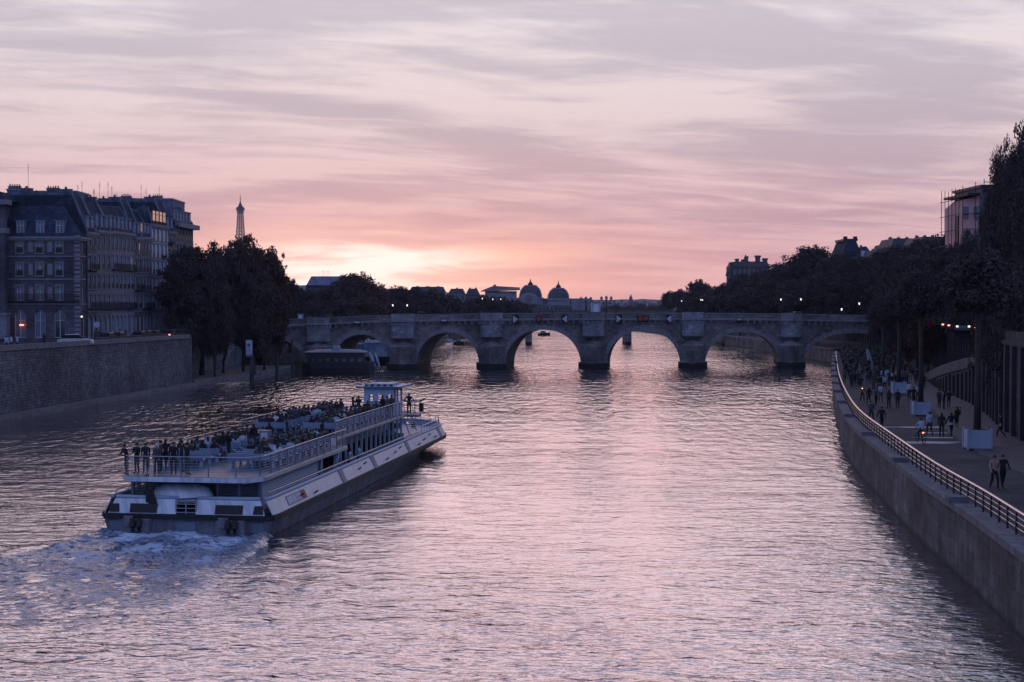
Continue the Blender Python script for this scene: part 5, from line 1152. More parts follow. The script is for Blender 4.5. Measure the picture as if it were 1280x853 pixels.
for sg_ in (-1,1): m.hexa([(sg_*2.9 if sg_>0 else -3.5,52.55,1.3),(3.5 if sg_>0 else -2.9,51.9 if sg_>0 else 52.55,1.3),(3.4 if sg_>0 else -2.9,51.8,1.3),(sg_*2.8 if sg_>0 else -3.4,52.4,1.3),(sg_*2.8 if sg_>0 else -3.3,52.3,1.75),(3.3 if sg_>0 else -2.8,51.7,1.75),(3.2 if sg_>0 else -2.8,51.6,1.75),(sg_*2.7 if sg_>0 else -3.2,52.2,1.75)])
# decks
def plan(m,off,s0,s1,z0,z1,mi=0):
    O=outline(off,s0,s1,24); m.prism([(x,y) for x,y in O]+[(-x,y) for x,y in O[::-1]],z0,z1,mi)
m=MB(); plan(m,.45,.3,39.8,1.0,1.14); m.build('main_deck',BDK,boat)
m=MB(); plan(m,.44,39.8,54.2,1.0,1.52); m.build('foredeck',pm('foredeck_blue',(.16,.22,.36),.5,var=.15),boat)
m=MB(); pts=[(hw_at(s)-.5,s) for s in np.linspace(40.5,54.2,26)]; pts=pts+[(-x,y) for x,y in pts[::-1]]
for z in (2.15,2.5): m.tube([(x,y,z) for x,y in pts],.03,5)
for x,y in pts[::2]: m.bar((x,y,1.9),(x,y,2.5),.025,.025,4)
m.build('bow_rail',STL,boat)
m=MB(); pts=[(x*(hw_at(s)-.5),s) for x in (1,-1) for s in np.arange(.8,40,1.7)]
for x,y in pts: m.bar((x,y,1.9),(x,y,2.22),.02,.02,4)
for x in (1,-1): m.tube([(x*(hw_at(s)-.5),s,2.22) for s in np.arange(.8,40.5,1.7)],.028,5)
m.build('side_rail',STL,boat)
# aft house with louvred sides
AZ=3.05; FZ=3.55
for sg_ in (-1,1):
    m=MB(); z=1.2
    while z<2.72:
        m.hexa([(sg_*3.62-.05,1.6,z),(sg_*3.62+.05,1.6,z),(sg_*3.62+.05,12.4,z),(sg_*3.62-.05,12.4,z),(sg_*3.55-.05,1.6,z+.07),(sg_*3.55+.05,1.6,z+.07),(sg_*3.55+.05,12.4,z+.07),(sg_*3.55-.05,12.4,z+.07)]); z+=.125
    m.build('side_louvres',BBN,boat)
m=MB(); m.box(-3.48,3.48,3.0,12.4,1.14,2.75); m.box(-3.6,3.6,12.4,13.0,1.14,2.75); m.build('engine_house',BG,boat)
m=MB()
z=1.2
while z<2.72: m.box(1.3,3.5,1.55,1.62,z,z+.05); m.box(-3.5,-2.2,1.55,1.62,z,z+.05); z+=.13
for x in (-3.6,-2.2,1.2,2.4,3.56): m.box(x-.08,x+.08,1.5,1.66,1.14,2.76)
m.build('aft_louvre_doors',BG,boat)
m=MB(); m.box(1.45,2.3,1.5,1.55,1.3,1.8); m.build('aft_cabinet',BBN,boat)
# rolled black ensign on its staff
m=MB(); m.bar((-2.0,.35,1.14),(-2.25,.05,3.9),.035,.03,6); fl=m.build('flag_staff',STL,boat)
m=MB(); m.add([(-2.25,.1,3.2),(-2.3,.16,1.55),(-1.55,.05,1.5),(-1.75,.28,1.6),(-2.15,.2,3.2)],[(0,1,2),(1,3,2),(0,2,4),(4,2,3),(0,4,1),(4,3,1)]); m.build('furled_flag',BK,fl)
# upper decks
m=MB(); c=1.1; P=[(-3.95,18.2),(-3.95,c),(-3.95+c*.6,.05),(3.95-c*.6,.05),(3.95,c),(3.95,18.2)]; m.prism(P,AZ-.26,AZ); ud=m.build('aft_upper_deck',BW,boat)
m=MB(); Q=[(x*.985,y+.05) for x,y in P]; m.prism(Q,AZ+.003,AZ+.02); m.build('deck_carpet',BDK,ud)
m=MB(); P2=[(-3.25,18.2),(3.25,18.2),(3.25,39.9),(-3.25,39.9)]; m.prism(P2,FZ-.2,FZ); m.box(-3.2,3.2,17.9,18.2,AZ,FZ-.01); fd=m.build('forward_upper_deck',BW,boat)
m=MB(); m.box(-3.2,3.2,18.0,39.8,FZ+.003,FZ+.02); m.build('deck_carpet',BDK,fd)
m=MB()
for sg_ in (-1,1): m.box(sg_*3.98-.03,sg_*3.98+.03,1.2,18.2,AZ-.2,AZ-.08); m.box(sg_*3.28-.03,sg_*3.28+.03,18.2,39.9,FZ-.16,FZ-.05)
m.build('edge_beading',STL,boat)
for sg_ in (-1,1):
    m=MB(); z=lambda s:1.2
    m.box(sg_*3.7-.06,sg_*3.7+.06,12.8,13.1,1.14,2.78); m.hexa([(sg_*3.75-.1,15.2,1.14),(sg_*3.75+.1,15.2,1.14),(sg_*3.75+.1,15.6,1.14),(sg_*3.75-.1,15.6,1.14),(sg_*3.75-.1,16.5,2.79),(sg_*3.75+.1,16.5,2.79),(sg_*3.75+.1,16.9,2.79),(sg_*3.75-.1,16.9,2.79)]); m.build('deck_strut',BBN,boat)
# saloon under the forward deck: posts, low wall and panes
m=MB()
for sg_ in (-1,1): m.box(sg_*3.0-.05,sg_*3.0+.05,13,39.5,1.14,1.75)
m.box(-3.0,3.0,39.45,39.55,1.14,2.0); m.build('saloon_side',BG,boat)
me=MB().box(-.07,.07,-.07,.07,1.14,FZ-.2).mesh('saloon_post',BBN); me2=MB().box(-.02,.02,-.6,.6,2.35,FZ-.32).mesh('window',pm('saloon_pane',(.30,.26,.28),.1,spec=1.0,var=.4,scale=.8)); me3=MB().box(-.03,.03,-.62,.62,0,.1).mesh('bench_back',BBN)
s=18.6
while s<39.8:
    for sg_ in (-1,1):
        ob('saloon_post',me,boat,(sg_*3.02,s,0))
    s+=1.42
s=19.3
while s<39:
    for sg_ in (-1,1): ob('window',me2,boat,(sg_*2.0,s,0))
    s+=1.42
m=MB(); 
for k in range(12): m.box(-2.4,2.4,19.2+k*1.7,19.35+k*1.7,1.14,1.95)
m.box(-1.2,1.2,13.5,38,3.0,3.3); m.build('saloon_seats',BK,boat)
# stair from main deck up to the aft deck
# railings
def rail_line(name,pts,z0,h,n,step,par):
    pts=[Vector((*p,0)) for p in pts]; L=arclen([(p.x,p.y) for p in pts]); PP=[(p.x,p.y) for p in pts]; o=None
    m=MB(); m.tube([(p.x,p.y,z0+h) for p in pts],.026,6); o=m.build(name,STL,par)
    m=MB()
    for k in range(n): m.tube([(p.x,p.y,z0+.14+(h-.2)*k/n) for p in pts],.009,4)
    m.build('rail_wires',STL,o)
    s=0; me=MB().box(-.022,.022,-.03,.03,0,h).mesh('rail_post',BG)
    while s<=L[-1]+.01: x,y,a=at_len(PP,L,s); ob('rail_post',me,o,(x,y,z0),a); s+=step
rail_line('aft_railing',[(-3.88,18.0),(-3.88,6),(-3.88,c+.05),(-3.9+c*.6,.12),(3.9-c*.6,.12),(3.88,c+.05),(3.88,6),(3.88,18.0)],AZ,1.08,6,1.5,boat)
rail_line('forward_railing',[(3.2,18.0),(3.2,28),(3.2,38.0)],FZ,1.08,6,1.6,boat); rail_line('forward_railing',[(-3.2,18.0),(-3.2,28),(-3.2,39.8),(-.4,39.8)],FZ,1.08,6,1.6,boat)
rail_line('landing_railing',[(3.2,39.9),(3.6,39.9),(4.0,41.3),(2.4,41.3)],FZ-.1,1.05,3,.9,boat)
m=MB(); m.box(.5,4.05,39.9,41.35,FZ-.3,FZ-.12); m.build('bridge_wing',BG,boat)
m=MB()
for x in (2.5,3.2): m.bar((x,44.0,1.5),(x,41.2,FZ-.1),.04,.04,5); m.bar((x,44.0,2.4),(x,41.0,FZ+.95),.03,.03,5)
for k in range(9): t=(k+.5)/9; m.box(2.5,3.2,44.0-2.8*t-.1,44.0-2.8*t+.1,1.5+(FZ-1.6)*t,1.53+(FZ-1.6)*t)
m.build('fore_ladder',STL,boat)
m=MB(); m.box(3.95,4.25,41.0,41.4,FZ+.05,FZ+.75); m.bar((4.0,41.3,FZ+.9),(4.35,41.5,FZ+1.1),.07,.07,6); m.build('searchlight',BK,boat)
m=MB(); m.box(-.9,.9,43.5,45.5,1.52,2.25); m.box(-.4,.4,49.0,50.2,1.52,2.0); m.cyl(1.4,50.5,1.5,1.95,.16,.18,8); m.cyl(-1.4,50.5,1.5,1.95,.16,.18,8); m.build('windlass',BK,boat)
# benches on the upper decks
def bench_mesh(w):
    m=MB(); m.box(-w/2,w/2,-.05,.42,.40,.47); m.hexa([(-w/2,-.12,.47),(w/2,-.12,.47),(w/2,-.05,.47),(-w/2,-.05,.47),(-w/2,-.25,.82),(w/2,-.25,.82),(w/2,-.18,.82),(-w/2,-.18,.82)])
    for x in (-w/2+.2,0,w/2-.2): m.box(x-.03,x+.03,.0,.35,0,.40)
    return m.mesh('bench',BBN)
bmA=bench_mesh(2.75); bmB=bench_mesh(2.35); seats=[]
s=4.6
while s<35.3:
    aft=s<17.4; 
    if 17.2<s<18.9: s+=1.2; continue
    z=AZ if aft else FZ
    for sg_ in (-1,1):
        ct=sg_*(2.1 if aft else 1.75); ob('bench',bmA if aft else bmB,boat,(ct,s,z+.02))
        for k in range(4 if aft else 3): seats.append((s+.14,ct+(k-(1.5 if aft else 1))*.66,z+.02))
    s+=1.28
# wheelhouse
wh=MB(); z0=FZ+.02; zr=5.75; wx0,wx1,wy0,wy1=.55,2.95,36.3,39.3
for x in (wx0,wx1-.12): wh.box(x,x+.12,wy0,wy1,z0,z0+1.0)
wh.box(wx0+.12,wx1-.12,wy0,wy0+.1,z0,z0+1.0); wh.box(wx0+.12,wx1-.12,wy1-.1,wy1,z0,z0+1.0)
for x in np.linspace(wx0,wx1-.14,4):
    for y in (wy0,wy1-.12): wh.box(x,x+.38 if x<wx1-.2 else x+.14,y,y+.12,z0+1.0,zr)
for x in (wx0,wx1-.12): wh.box(x,x+.12,wy0+1.4,wy0+1.6,z0+1.0,zr)
wh.box(wx0,wx1,wy0-.004,wy0+.124,zr-.45,zr); wh.box(wx0,wx1,wy1-.12,wy1,zr-.3,zr); who=wh.build('wheelhouse',pm('wheelhouse_paint',(.42,.52,.72),.5,var=.1),boat)
m=MB(); m.hexa([(wx0-.45,wy0-.35,zr),(wx1+.45,wy0-.35,zr),(wx1+.45,wy1+.4,zr),(wx0-.45,wy1+.4,zr),(wx0-.6,wy0-.5,zr+.16),(wx1+.6,wy0-.5,zr+.16),(wx1+.6,wy1+.5,zr+.16),(wx0-.6,wy1+.5,zr+.16)]); m.box(wx0+.2,wx1-.2,wy0+.3,wy1-.3,zr+.16,zr+.34); m.build('wheelhouse_roof',BBN,who)
m=MB(); 
for k in range(5): m.box(wx0+.1+k*.5,wx0+.3+k*.5,wy0-.2,wy0+.1,zr+.17,zr+.30)
m.bar((1.2,37.6,zr+.3),(1.2,37.6,zr+.7),.03,.03,5); m.build('roof_fittings',BK,who)
m=MB(); m.box(-.3,.3,13.2,13.8,AZ,AZ+1.35); m.build('stair_hood',BG,boat); m=MB(); m.box(-.2,.22,13.17,13.197,AZ+.85,AZ+1.22); m.build('notice_panel',WHT,boat)
# tender across the stern
td=thing('lifeboat','white upturned lifeboat lying across the stern under the upper deck','lifeboat',BW_(.95,pxt(227,.95),1.66),-BA_); m=MB(); sec=[]
for t in np.linspace(0,1,13):
    u=2*t-1; w=.62*(1-abs(u)**3.2)**.6+.02; h=.62*(1-abs(u)**4)**.5+.06; x=u*1.75
    sec.append([(x,-w,0),(x,-w*1.05,.18+.1*u),(x,-w*.8,h*.8),(x,0,h+.25),(x,w*.8,h*.8),(x,w,0)])
loft(m,sec); m.build('hull',BW,td,True); m=MB(); m.tube([(u*1.76,-.66*(1-abs(u)**3)**.5-.02,.2+.1*u) for u in np.linspace(-1,1,14)],.035,5); m.build('rope',BK,td)
m=MB()
for x in (-1,1): m.box(x-.1,x+.1,-.5,.5,-.6,.02)
m.build('cradle',BG,td)
# ------------------------------------------------------------ people
def bodies(kind,q):
    J={'pel':(0,0,.93),'spi':(0,0,1.13),'che':(0,0,1.33),'nec':(0,0,1.47),'hea':(0,.025,1.565),'cro':(0,.01,1.65),'nos':(0,.115,1.57)}
    for s,n in ((-1,'L'),(1,'R')):
        J['sh'+n]=(s*.185,0,1.395); J['el'+n]=(s*.225,-.03,1.12); J['ha'+n]=(s*.215,.08,.87); J['fi'+n]=(s*.205,.11,.77); J['th'+n]=(s*.17,.12,.83)
        J['hi'+n]=(s*.09,0,.88); J['kn'+n]=(s*.10,.02,.48); J['an'+n]=(s*.11,-.02,.085); J['to'+n]=(s*.12,.15,.035)
    if kind.startswith('walk'):
        d=1 if kind=='walk1' else -1
        J['knL']=(-.1,.20*d,.50);J['anL']=(-.1,.30*d-.06,.10 if d>0 else .16);J['toL']=(-.1,.30*d+.10,.05)
        J['knR']=(.1,-.06*d+.04,.49);J['anR']=(.1,-.30*d-.02,.16 if d>0 else .10);J['toR']=(.1,-.30*d+.12,.05)
        J['elL']=(-.25,-.14*d,1.13);J['haL']=(-.24,-.16*d+.12,.92);J['fiL']=(-.23,-.16*d+.18,.84);J['thL']=(-.2,-.16*d+.18,.9)
        J['elR']=(.25,.10*d-.03,1.13);J['haR']=(.24,.2*d+.08,.92);J['fiR']=(.23,.2*d+.14,.84);J['thR']=(.2,.2*d+.15,.9)
    if kind=='photo':
        for s,n in ((-1,'L'),(1,'R')): J['el'+n]=(s*.24,.20,1.25); J['ha'+n]=(s*.09,.32,1.50); J['fi'+n]=(s*.06,.36,1.57); J['th'+n]=(s*.06,.30,1.55)
    if kind=='hips':
        for s,n in ((-1,'L'),(1,'R')): J['el'+n]=(s*.40,-.06,1.14); J['ha'+n]=(s*.19,.06,.99); J['fi'+n]=(s*.12,.10,.97); J['th'+n]=(s*.17,-.0,.96)
    if kind=='cross':
        for s,n in ((-1,'L'),(1,'R')): J['el'+n]=(s*.25,.06,1.12); J['ha'+n]=(s*-.02,.20,1.16); J['fi'+n]=(s*-.10,.20,1.18); J['th'+n]=(s*-.02,.22,1.2)
    if kind=='lean':
        for s,n in ((-1,'L'),(1,'R')): J['el'+n]=(s*.27,.22,1.08); J['ha'+n]=(s*.16,.40,1.08); J['fi'+n]=(s*.10,.46,1.07); J['th'+n]=(s*.1,.4,1.1)
        for k in ('che','nec','hea','cro','nos','shL','shR'): x,y,z=J[k]; J[k]=(x,y+.12,z-.03)
    if kind in('sit','sit2','bike','situp'):
        dz=-.42
        for k in J:
            if k[:2] not in ('kn','an','to'): x,y,z=J[k]; J[k]=(x,y,z+dz)
        for s,n in ((-1,'L'),(1,'R')):
            J['kn'+n]=(s*.12,.44,.49); J['an'+n]=(s*.12,.40,.085); J['to'+n]=(s*.13,.56,.035); J['el'+n]=(s*.25,.05,.72); J['ha'+n]=(s*.12,.26,.62); J['fi'+n]=(s*.08,.33,.59); J['th'+n]=(s*.07,.27,.66)
    if kind=='sit2':
        J['elR']=(.27,.16,.80); J['haR']=(.10,.24,1.02); J['fiR']=(.06,.22,1.10); J['thR']=(.04,.2,1.06); J['hea']=(.03,.05,1.135); J['cro']=(.04,.03,1.22); J['nos']=(.07,.12,1.14)
    if kind=='bike':
        for k in ('spi','che','nec','hea','cro','nos','shL','shR'):
            x,y,z=J[k]; J[k]=(x,y+(z-.5)*.32,z-.02)
        for k in list(J): x,y,z=J[k]; J[k]=(x,y,z+.42)
        J['pel']=(0,0,.93)
        for s,n in ((-1,'L'),(1,'R')):
            J['hi'+n]=(s*.09,.02,.90); J['el'+n]=(s*.25,.42,1.10); J['ha'+n]=(s*.22,.62,.98); J['fi'+n]=(s*.18,.68,.97); J['th'+n]=(s*.17,.62,.99)
        J['knL']=(-.1,.38,.72); J['anL']=(-.1,.26,.34); J['toL']=(-.1,.40,.30); J['knR']=(.1,.28,.52); J['anR']=(.1,.16,.14); J['toR']=(.1,.30,.11)
    return J
RAD={'pel':(.15,.115),'spi':(.125,.10),'che':(.165,.115),'nec':(.056,.056),'hea':(.085,.098),'cro':(.072,.085),'nos':(.018,.018),'sh':(.07,.07),'el':(.047,.047),'ha':(.036,.03),'fi':(.022,.016),'th':(.014,.014),'hi':(.095,.10),'kn':(.062,.062),'an':(.043,.045),'to':(.04,.032)}
ED=[('pel','spi'),('spi','che'),('che','nec'),('nec','hea'),('hea','cro'),('hea','nos')]+[(a+n,b+n) for n in 'LR' for a,b in (('sh','el'),('el','ha'),('ha','fi'),('ha','th'),('hi','kn'),('kn','an'),('an','to'))]+[('che','shL'),('che','shR'),('pel','hiL'),('pel','hiR')]
def region(a,b,sleeve,skirt):
    k=a[:2]
    if a in('nec','hea') : return 0
    if k=='ha' : return 0
    if k=='el': return 0 if sleeve else 2
    if k=='hi' or (a=='pel' and b[:2]=='hi'): return 3
    if k=='kn': return 0 if skirt else 3
    if k=='an': return 4
    return 2
SKINM=pm('skin',(.30,.19,.15),.6,var=.05); SHOE=pm('shoe_leather',(.02,.02,.02),.6); HAIRD=pm('dark_hair',(.018,.014,.013),.7); HAIRB=pm('brown_hair',(.09,.055,.035),.7)
DK_=0
CL={n:pm('cloth_'+n,c,.9,var=.1,scale=4) for n,c in dict(black=(.012,.012,.015),navy=(.02,.025,.05),grey=(.07,.07,.08),brown=(.06,.04,.035),pale_blue=(.35,.42,.55),white=(.55,.57,.62),orange=(.35,.13,.03),green=(.04,.06,.04),red=(.18,.03,.03),jeans=(.06,.08,.14),pink=(.38,.20,.19)).items()}
def body_mesh(kind,sleeve=False,skirt=False):
    J=bodies(kind,None); names=list(J); idx={n:i for i,n in enumerate(names)}
    me=bpy.data.meshes.new('skel'); me.from_pydata([J[n] for n in names],[(idx[a],idx[b]) for a,b in ED],[]); o=bpy.data.objects.new('skel',me); COL.objects.link(o)
    o.modifiers.new('s','SKIN'); sk=me.skin_vertices[0].data
    for n,i in idx.items():
        r=RAD.get(n) or RAD[n[:2]]; sk[i].radius=r; sk[i].use_root=(n=='pel')
    u=o.modifiers.new('u','SUBSURF'); u.levels=1; u.render_levels=1
    dg=bpy.context.evaluated_depsgraph_get(); ev=o.evaluated_get(dg); m2=bpy.data.meshes.new_from_object(ev); m2.name='person_'+kind
    bpy.data.objects.remove(o)
    m2.materials.clear()
    for mm in (SKINM,HAIRD,CL['black'],CL['jeans'],SHOE): m2.materials.append(mm)
    segs=[(Vector(J[a]),Vector(J[b]),region(a,b,sleeve,skirt)) for a,b in ED]
    for p in m2.polygons:
        c=p.center; best=9; r=2
        for a,b,g_ in segs:
            d=b-a; t=max(0,min(1,(c-a).dot(d)/d.length_squared)); q=(c-(a+d*t)).length
            if q<best: best=q; r=g_
        p.material_index=r; p.use_smooth=True
    return m2,J
BMS={}
def hair_mesh(J,long,seed=0):
    m=MB(); h=Vector(J['hea']); c=Vector(J['cro']); ctr=h+(c-h)*.62+Vector((0,-.014,.0)); m.ell(tuple(ctr),(.098,.108,.088),10,6)
    if long: m.ell((ctr.x,ctr.y-.05,ctr.z-.13),(.095,.065,.17),8,6)
    return m.mesh('hair',HAIRD,True)
CROWD=dict(v=[],f=[],m=[],n=0); CM=[]
def cmi(m):
    if m not in CM: CM.append(m)
    return CM.index(m)
def crowd_add(kind,x,y,z,rz,top='black',bot='jeans',long=False,scale=1.0):
    k=(kind,False,False)
    if k not in BMS: BMS[k]=body_mesh(*k)
    me,J=BMS[k]; hk=(kind,long)
    if hk not in BMS: BMS[hk]=hair_mesh(J,long)
    c,s_=math.cos(rz),math.sin(rz)
    for q,mats in ((me,[SKINM,HAIRD,CL[top],CL[bot],SHOE]),(BMS[hk],[HAIRD])):
        co=np.empty(len(q.vertices)*3); q.vertices.foreach_get('co',co); co=co.reshape(-1,3)*scale
        co=np.stack([x+co[:,0]*c-co[:,1]*s_,y+co[:,0]*s_+co[:,1]*c,z+co[:,2]],-1); o0=CROWD['n']; CROWD['v']+=[tuple(p) for p in co]; CROWD['n']+=len(co)
        for p in q.polygons: CROWD['f'].append(tuple(i+o0 for i in p.vertices)); CROWD['m'].append(cmi(mats[p.material_index]))
def person(kind,x,y,z,rz,label,group=None,top='black',bot='jeans',long=False,sleeve=False,skirt=False,scale=1.0,hair=None,cat='person'):
    k=(kind,sleeve,skirt)
    if k not in BMS: BMS[k]=body_mesh(*k)
    me,J=BMS[k]; hk=(kind,long)
    if hk not in BMS: BMS[hk]=hair_mesh(J,long)
    o=ob('person',me,None,(x,y,z),rz); o.scale=(scale,scale,scale)
    for i,mt in ((2,CL[top]),(3,CL[bot])): o.material_slots[i].link='OBJECT'; o.material_slots[i].material=mt
    h=ob('hair',BMS[hk],o)
    if hair: h.material_slots[0].link='OBJECT'; h.material_slots[0].material=hair
    return tag(o,label,cat,group)
DK=['black','black','navy','grey','brown','green','black']; BT=['black','jeans','navy','grey','black']
def rk(l): return rnd.choice(l)
# stern rail group
g_='passengers standing at the stern rail'
for px,s,kd,tp,lb,f in ((157,.9,'lean','black','passenger at the far left stern rail corner with long dark coat',2.4),(170,1.2,'cross','black','second passenger from the left at the stern rail',2.8),(181,1.6,'stand','navy','third passenger from the left at the stern rail, facing the wake',3.3),(195,1.0,'stand','grey','passenger in grey with a pale cap at the stern rail',3.0),(200,2.2,'cross','brown','passenger half hidden behind the one in the pale cap',2.2),(216,1.1,'stand','black','broad dark passenger in the middle of the stern rail',3.4),(233,1.0,'photo','black','passenger raising both arms to take a photo at the stern',-.5),(226,2.4,'stand','navy','passenger leaning close to the photo taker at the stern',-1.2),(206,3.4,'walk1','black','passenger walking forward behind the stern rail group',0)):
    t=pxt(px,s); x,y,z=BW_(s,t,AZ+.02); person(kd,x,y,z,f-BA_,lb,g_,tp,rk(BT),long=rnd.random()<.4,hair=WHT if px==195 else None,scale=rnd.uniform(.97,1.05))
# seated crowd
g_='seated passengers on the upper deck benches'; ns=0
seated_lab='dark seated passenger among the crowded upper deck benches'
rnd.seed(11)
for (s,t,z) in seats:
    p=.45 if s<9 else (.82 if s<20 else .88)
    if t<-2.6 and s<16: p*=.5
    if rnd.random()>p: continue
    kd=rk(['sit','sit','sit2']); x,y,z2=BW_(s,t,z); tp=rk(DK)
    light=rnd.random()<.10
    if light: tp=rk(['pale_blue','white'])
    person(kd,x,y,z2+.0,-BA_+rnd.uniform(-.4,.4)+(PI if rnd.random()<.04 else 0),'passenger in a pale shirt seated amid the darker crowd on the upper deck benches' if light else seated_lab,g_ if not light else 'pale shirted passengers on the upper deck benches',tp,rk(BT),long=rnd.random()<.45,scale=rnd.uniform(.96,1.04)); ns+=1
# standing passengers on the upper deck
g_='passengers standing among the upper deck benches'
for k,(px,s,tp,lb) in enumerate(((278,8.3,'black','taller of the dark couple standing left of the notice panel'),(285,8.5,'black','shorter of the dark couple standing left of the notice panel'),(308,13.3,'navy','slim passenger standing left of the pale notice panel'),(316,13.8,'black','dark passenger standing just left of the pale notice panel'),(336,14.9,'black','long coated passenger standing just right of the notice panel'),(358,19.3,'black','dark standing passenger in the middle of the seated crowd'),(366,22.6,'grey','grey clad passenger standing at the middle of the deck'),(412,27,'brown','brown clad standing passenger in the pair before the pale benches'),(421,28,'black','dark standing passenger in the pair before the pale benches'),(441,33.3,'black','dark passenger taking a photo left of the wheelhouse'),(448,34.2,'black','second standing photo taker left of the wheelhouse'),(426,31,'black','tall dark passenger standing at the left deck edge near the bow end'),(478,34.9,'black','dark passenger standing before the wheelhouse door'),(489,35.4,'brown','bulky dark passenger at the right front of the wheelhouse'),(484,34.6,'grey','passenger between the others crowding before the wheelhouse'),(402,17.2,'black','dark jacketed passenger in pale jeans standing at the right deck rail'))):
    z=(AZ if s<18 else FZ)+.02; t=max(-3.0,min(3.0 if s>18 else 3.55,pxt(px,s))); x,y,z=BW_(s,t,z)
    person(['stand','cross','hips','photo'][k%3] if 'photo' not in lb else 'photo',x,y,z,-BA_+rnd.uniform(-1.5,1.5) if k<15 else 1.3,lb,g_,tp,'pale_blue' if 'pale jeans' in lb else rk(BT),long=rnd.random()<.3)
x,y,z=BW_(39.3+.9,3.3,FZ-.10); person('hips',x,y,z,-BA_,'lone crewman standing hands on hips at the front ladder right of the wheelhouse',None,'black','black')
x,y,z=BW_(41.8,1.5,1.54); person('sit',x,y,z+.02,-BA_,'dark figure crouching on the foredeck below the ladder',None,'black','black'); m=MB(); m.box(-.3,.3,-.2,.3,0,.42); o=m.build('deck_stool',BG); o.location=(x,y,1.525); o.rotation_euler=(0,0,-BA_); tag(o,'low dark stool under the crouching figure on the foredeck','stool')
for px,s,lb in ((437,19.0,'person in pale blue leaning on the right side rail, nearer the stern'),(453,21.4,'person in pale blue leaning on the right side rail, nearer the bow')):
    x,y,z=BW_(s,3.85,1.15); person('lean',x,y,z,-PI/2-BA_,lb,'people leaning on the boat\'s side rail','pale_blue','black',scale=.98)
# ------------------------------------------------------------ quay walkers
def qp(px,py,kd,rz,lb,top,bot='black',group='people strolling on the right quay',**k):
    x,y=G(px,py,QZ); return person(kd,x,y,QZ-.02,rz,lb,group,top,bot,**k)
qp(1243,612,'walk1',PI,'woman in a pink top walking toward the camera on the near quay','pink','black',long=True,sleeve=True); qp(1253.5,611,'walk2',PI,'man in dark clothes walking beside the woman in the pink top','black','black')
qp(1162,545,'walk1',.1,'walker in a pale blue jacket with a dark strap beside the cyclist','pale_blue','black'); qp(1177,547,'stand',-.2,'slim walker in black between the pale jacket and the walker with the pale waistband','black','black',long=True)
o=qp(1189,546,'walk2',.1,'walker in black with a pale blue garment tied at the waist','black','black',long=True)
ws=MB(); n=10; ws.prism([(.20*math.cos(2*PI*i/n),.155*math.sin(2*PI*i/n)) for i in range(n)],.84,1.0,0,[(.185*math.cos(2*PI*i/n),.14*math.sin(2*PI*i/n)) for i in range(n)]); ws.build('tied_garment',CL['pale_blue'],o)
qp(1196,537,'stand',.6,'dark clad walker just behind the one with the pale waistband','black','black',skirt=True,long=True); qp(1200,522,'sit',1.8,'small figure sitting on the ground at the footpath kerb','grey','black',scale=.7)
for k,(px,py,kd,rz,tp,lb) in enumerate(((1180,513,'stand',1,'black','bulky dark figure standing right of the second planter'),(1186,511,'cross',2.5,'black','dark figure at the right of the group by the second planter'),(1174,511,'stand',-1,'navy','dark figure directly right of the second planter'),(1148,503,'walk1',.2,'pale_blue','walker in pale blue behind the second planter'),(1136.5,499,'stand',.3,'white','man in a white shirt right of the third planter'),(1142,507,'walk2',0,'black','dark walker between the second and third planters'),(1089,528,'walk1',PI,'grey','walker in grey nearest the railing, left of the pair'),(1102,537,'walk2',.1,'black','dark walker with swinging arms nearest the railing'),(1078,503,'walk1',PI,'orange','walker in an orange jacket with a tiny bright lamp'),(1086,507,'walk1',0,'black','dark walker just right of the orange jacket'),(1095,508,'walk2',PI,'grey','walker in grey between the dark one and the pale ones'),(1101,503,'walk1',0,'pale_blue','pale blue clad walker in the middle of the crowd'),(1111,511,'stand',.2,'brown','left one of the standing couple before the third planter'),(1122,511,'stand',-.2,'black','right one of the standing couple before the third planter'),(1106,489,'walk1',0,'pale_blue','walker in pale blue before the fourth planter'),(1114.5,486,'walk2',0,'black','walker with a white cap beside the third planter'),(1092,486,'stand',0,'black','tall dark walker left of the far planter'),(1064,484,'stand',.5,'black','leftmost of three dark walkers abreast'),(1068,485,'walk1',0,'black','middle of three dark walkers abreast'),(1073,483,'walk2',0,'navy','rightmost of three dark walkers abreast'),(1056,479,'stand',0,'grey','figure in grey close by the railing in mid distance'),(1045.8,463,'lean',PI/2,'navy','person leaning over the far railing above the water'),(1060,455,'walk1',0,'grey','far walker by the railing near the bridge'),(1259,531,'stand',1.6,'black','dark figure standing against the pilastered wall'),(1251,548,'walk1',1.2,'black','dark figure right of the nearest planter'))):
    qp(px,py,kd,rz,lb,tp,'black',long=k%3==0,hair=WHT if 'cap' in lb else None)
x,y=G(1078,503,QZ); m=MB(); m.ell((0,0,0),(.05,.05,.05),6,5); o=m.build('hand_torch',LAMP); o.location=(x-.05,y-.18,QZ+1.3); tag(o,'tiny bright lamp held by the walker in the orange jacket','torch')
NIND=max(20,300-ns-128)
print('seated',ns,'NIND',NIND)
def quay_x(y): return interp_poly(RBn,y)+1.6, min(interp_poly(UP,y)-1.2,interp_poly(RBn,y)+13)
rnd.seed(5)
PTS=[]
for k in range(290):
    y=150+142*rnd.random()**.72; a,b=quay_x(y); x=rnd.uniform(a,b)
    if k%2: x=a+(b-a)*rnd.random()**1.6
    PTS.append((y,x,rk(['walk1','walk2','stand','cross','walk1']),rk([0,0,PI,PI,.4])+rnd.uniform(-.5,.5),rk(DK),rk(BT),rnd.random()<.4,rnd.uniform(.9,1.07)))
PTS.sort()
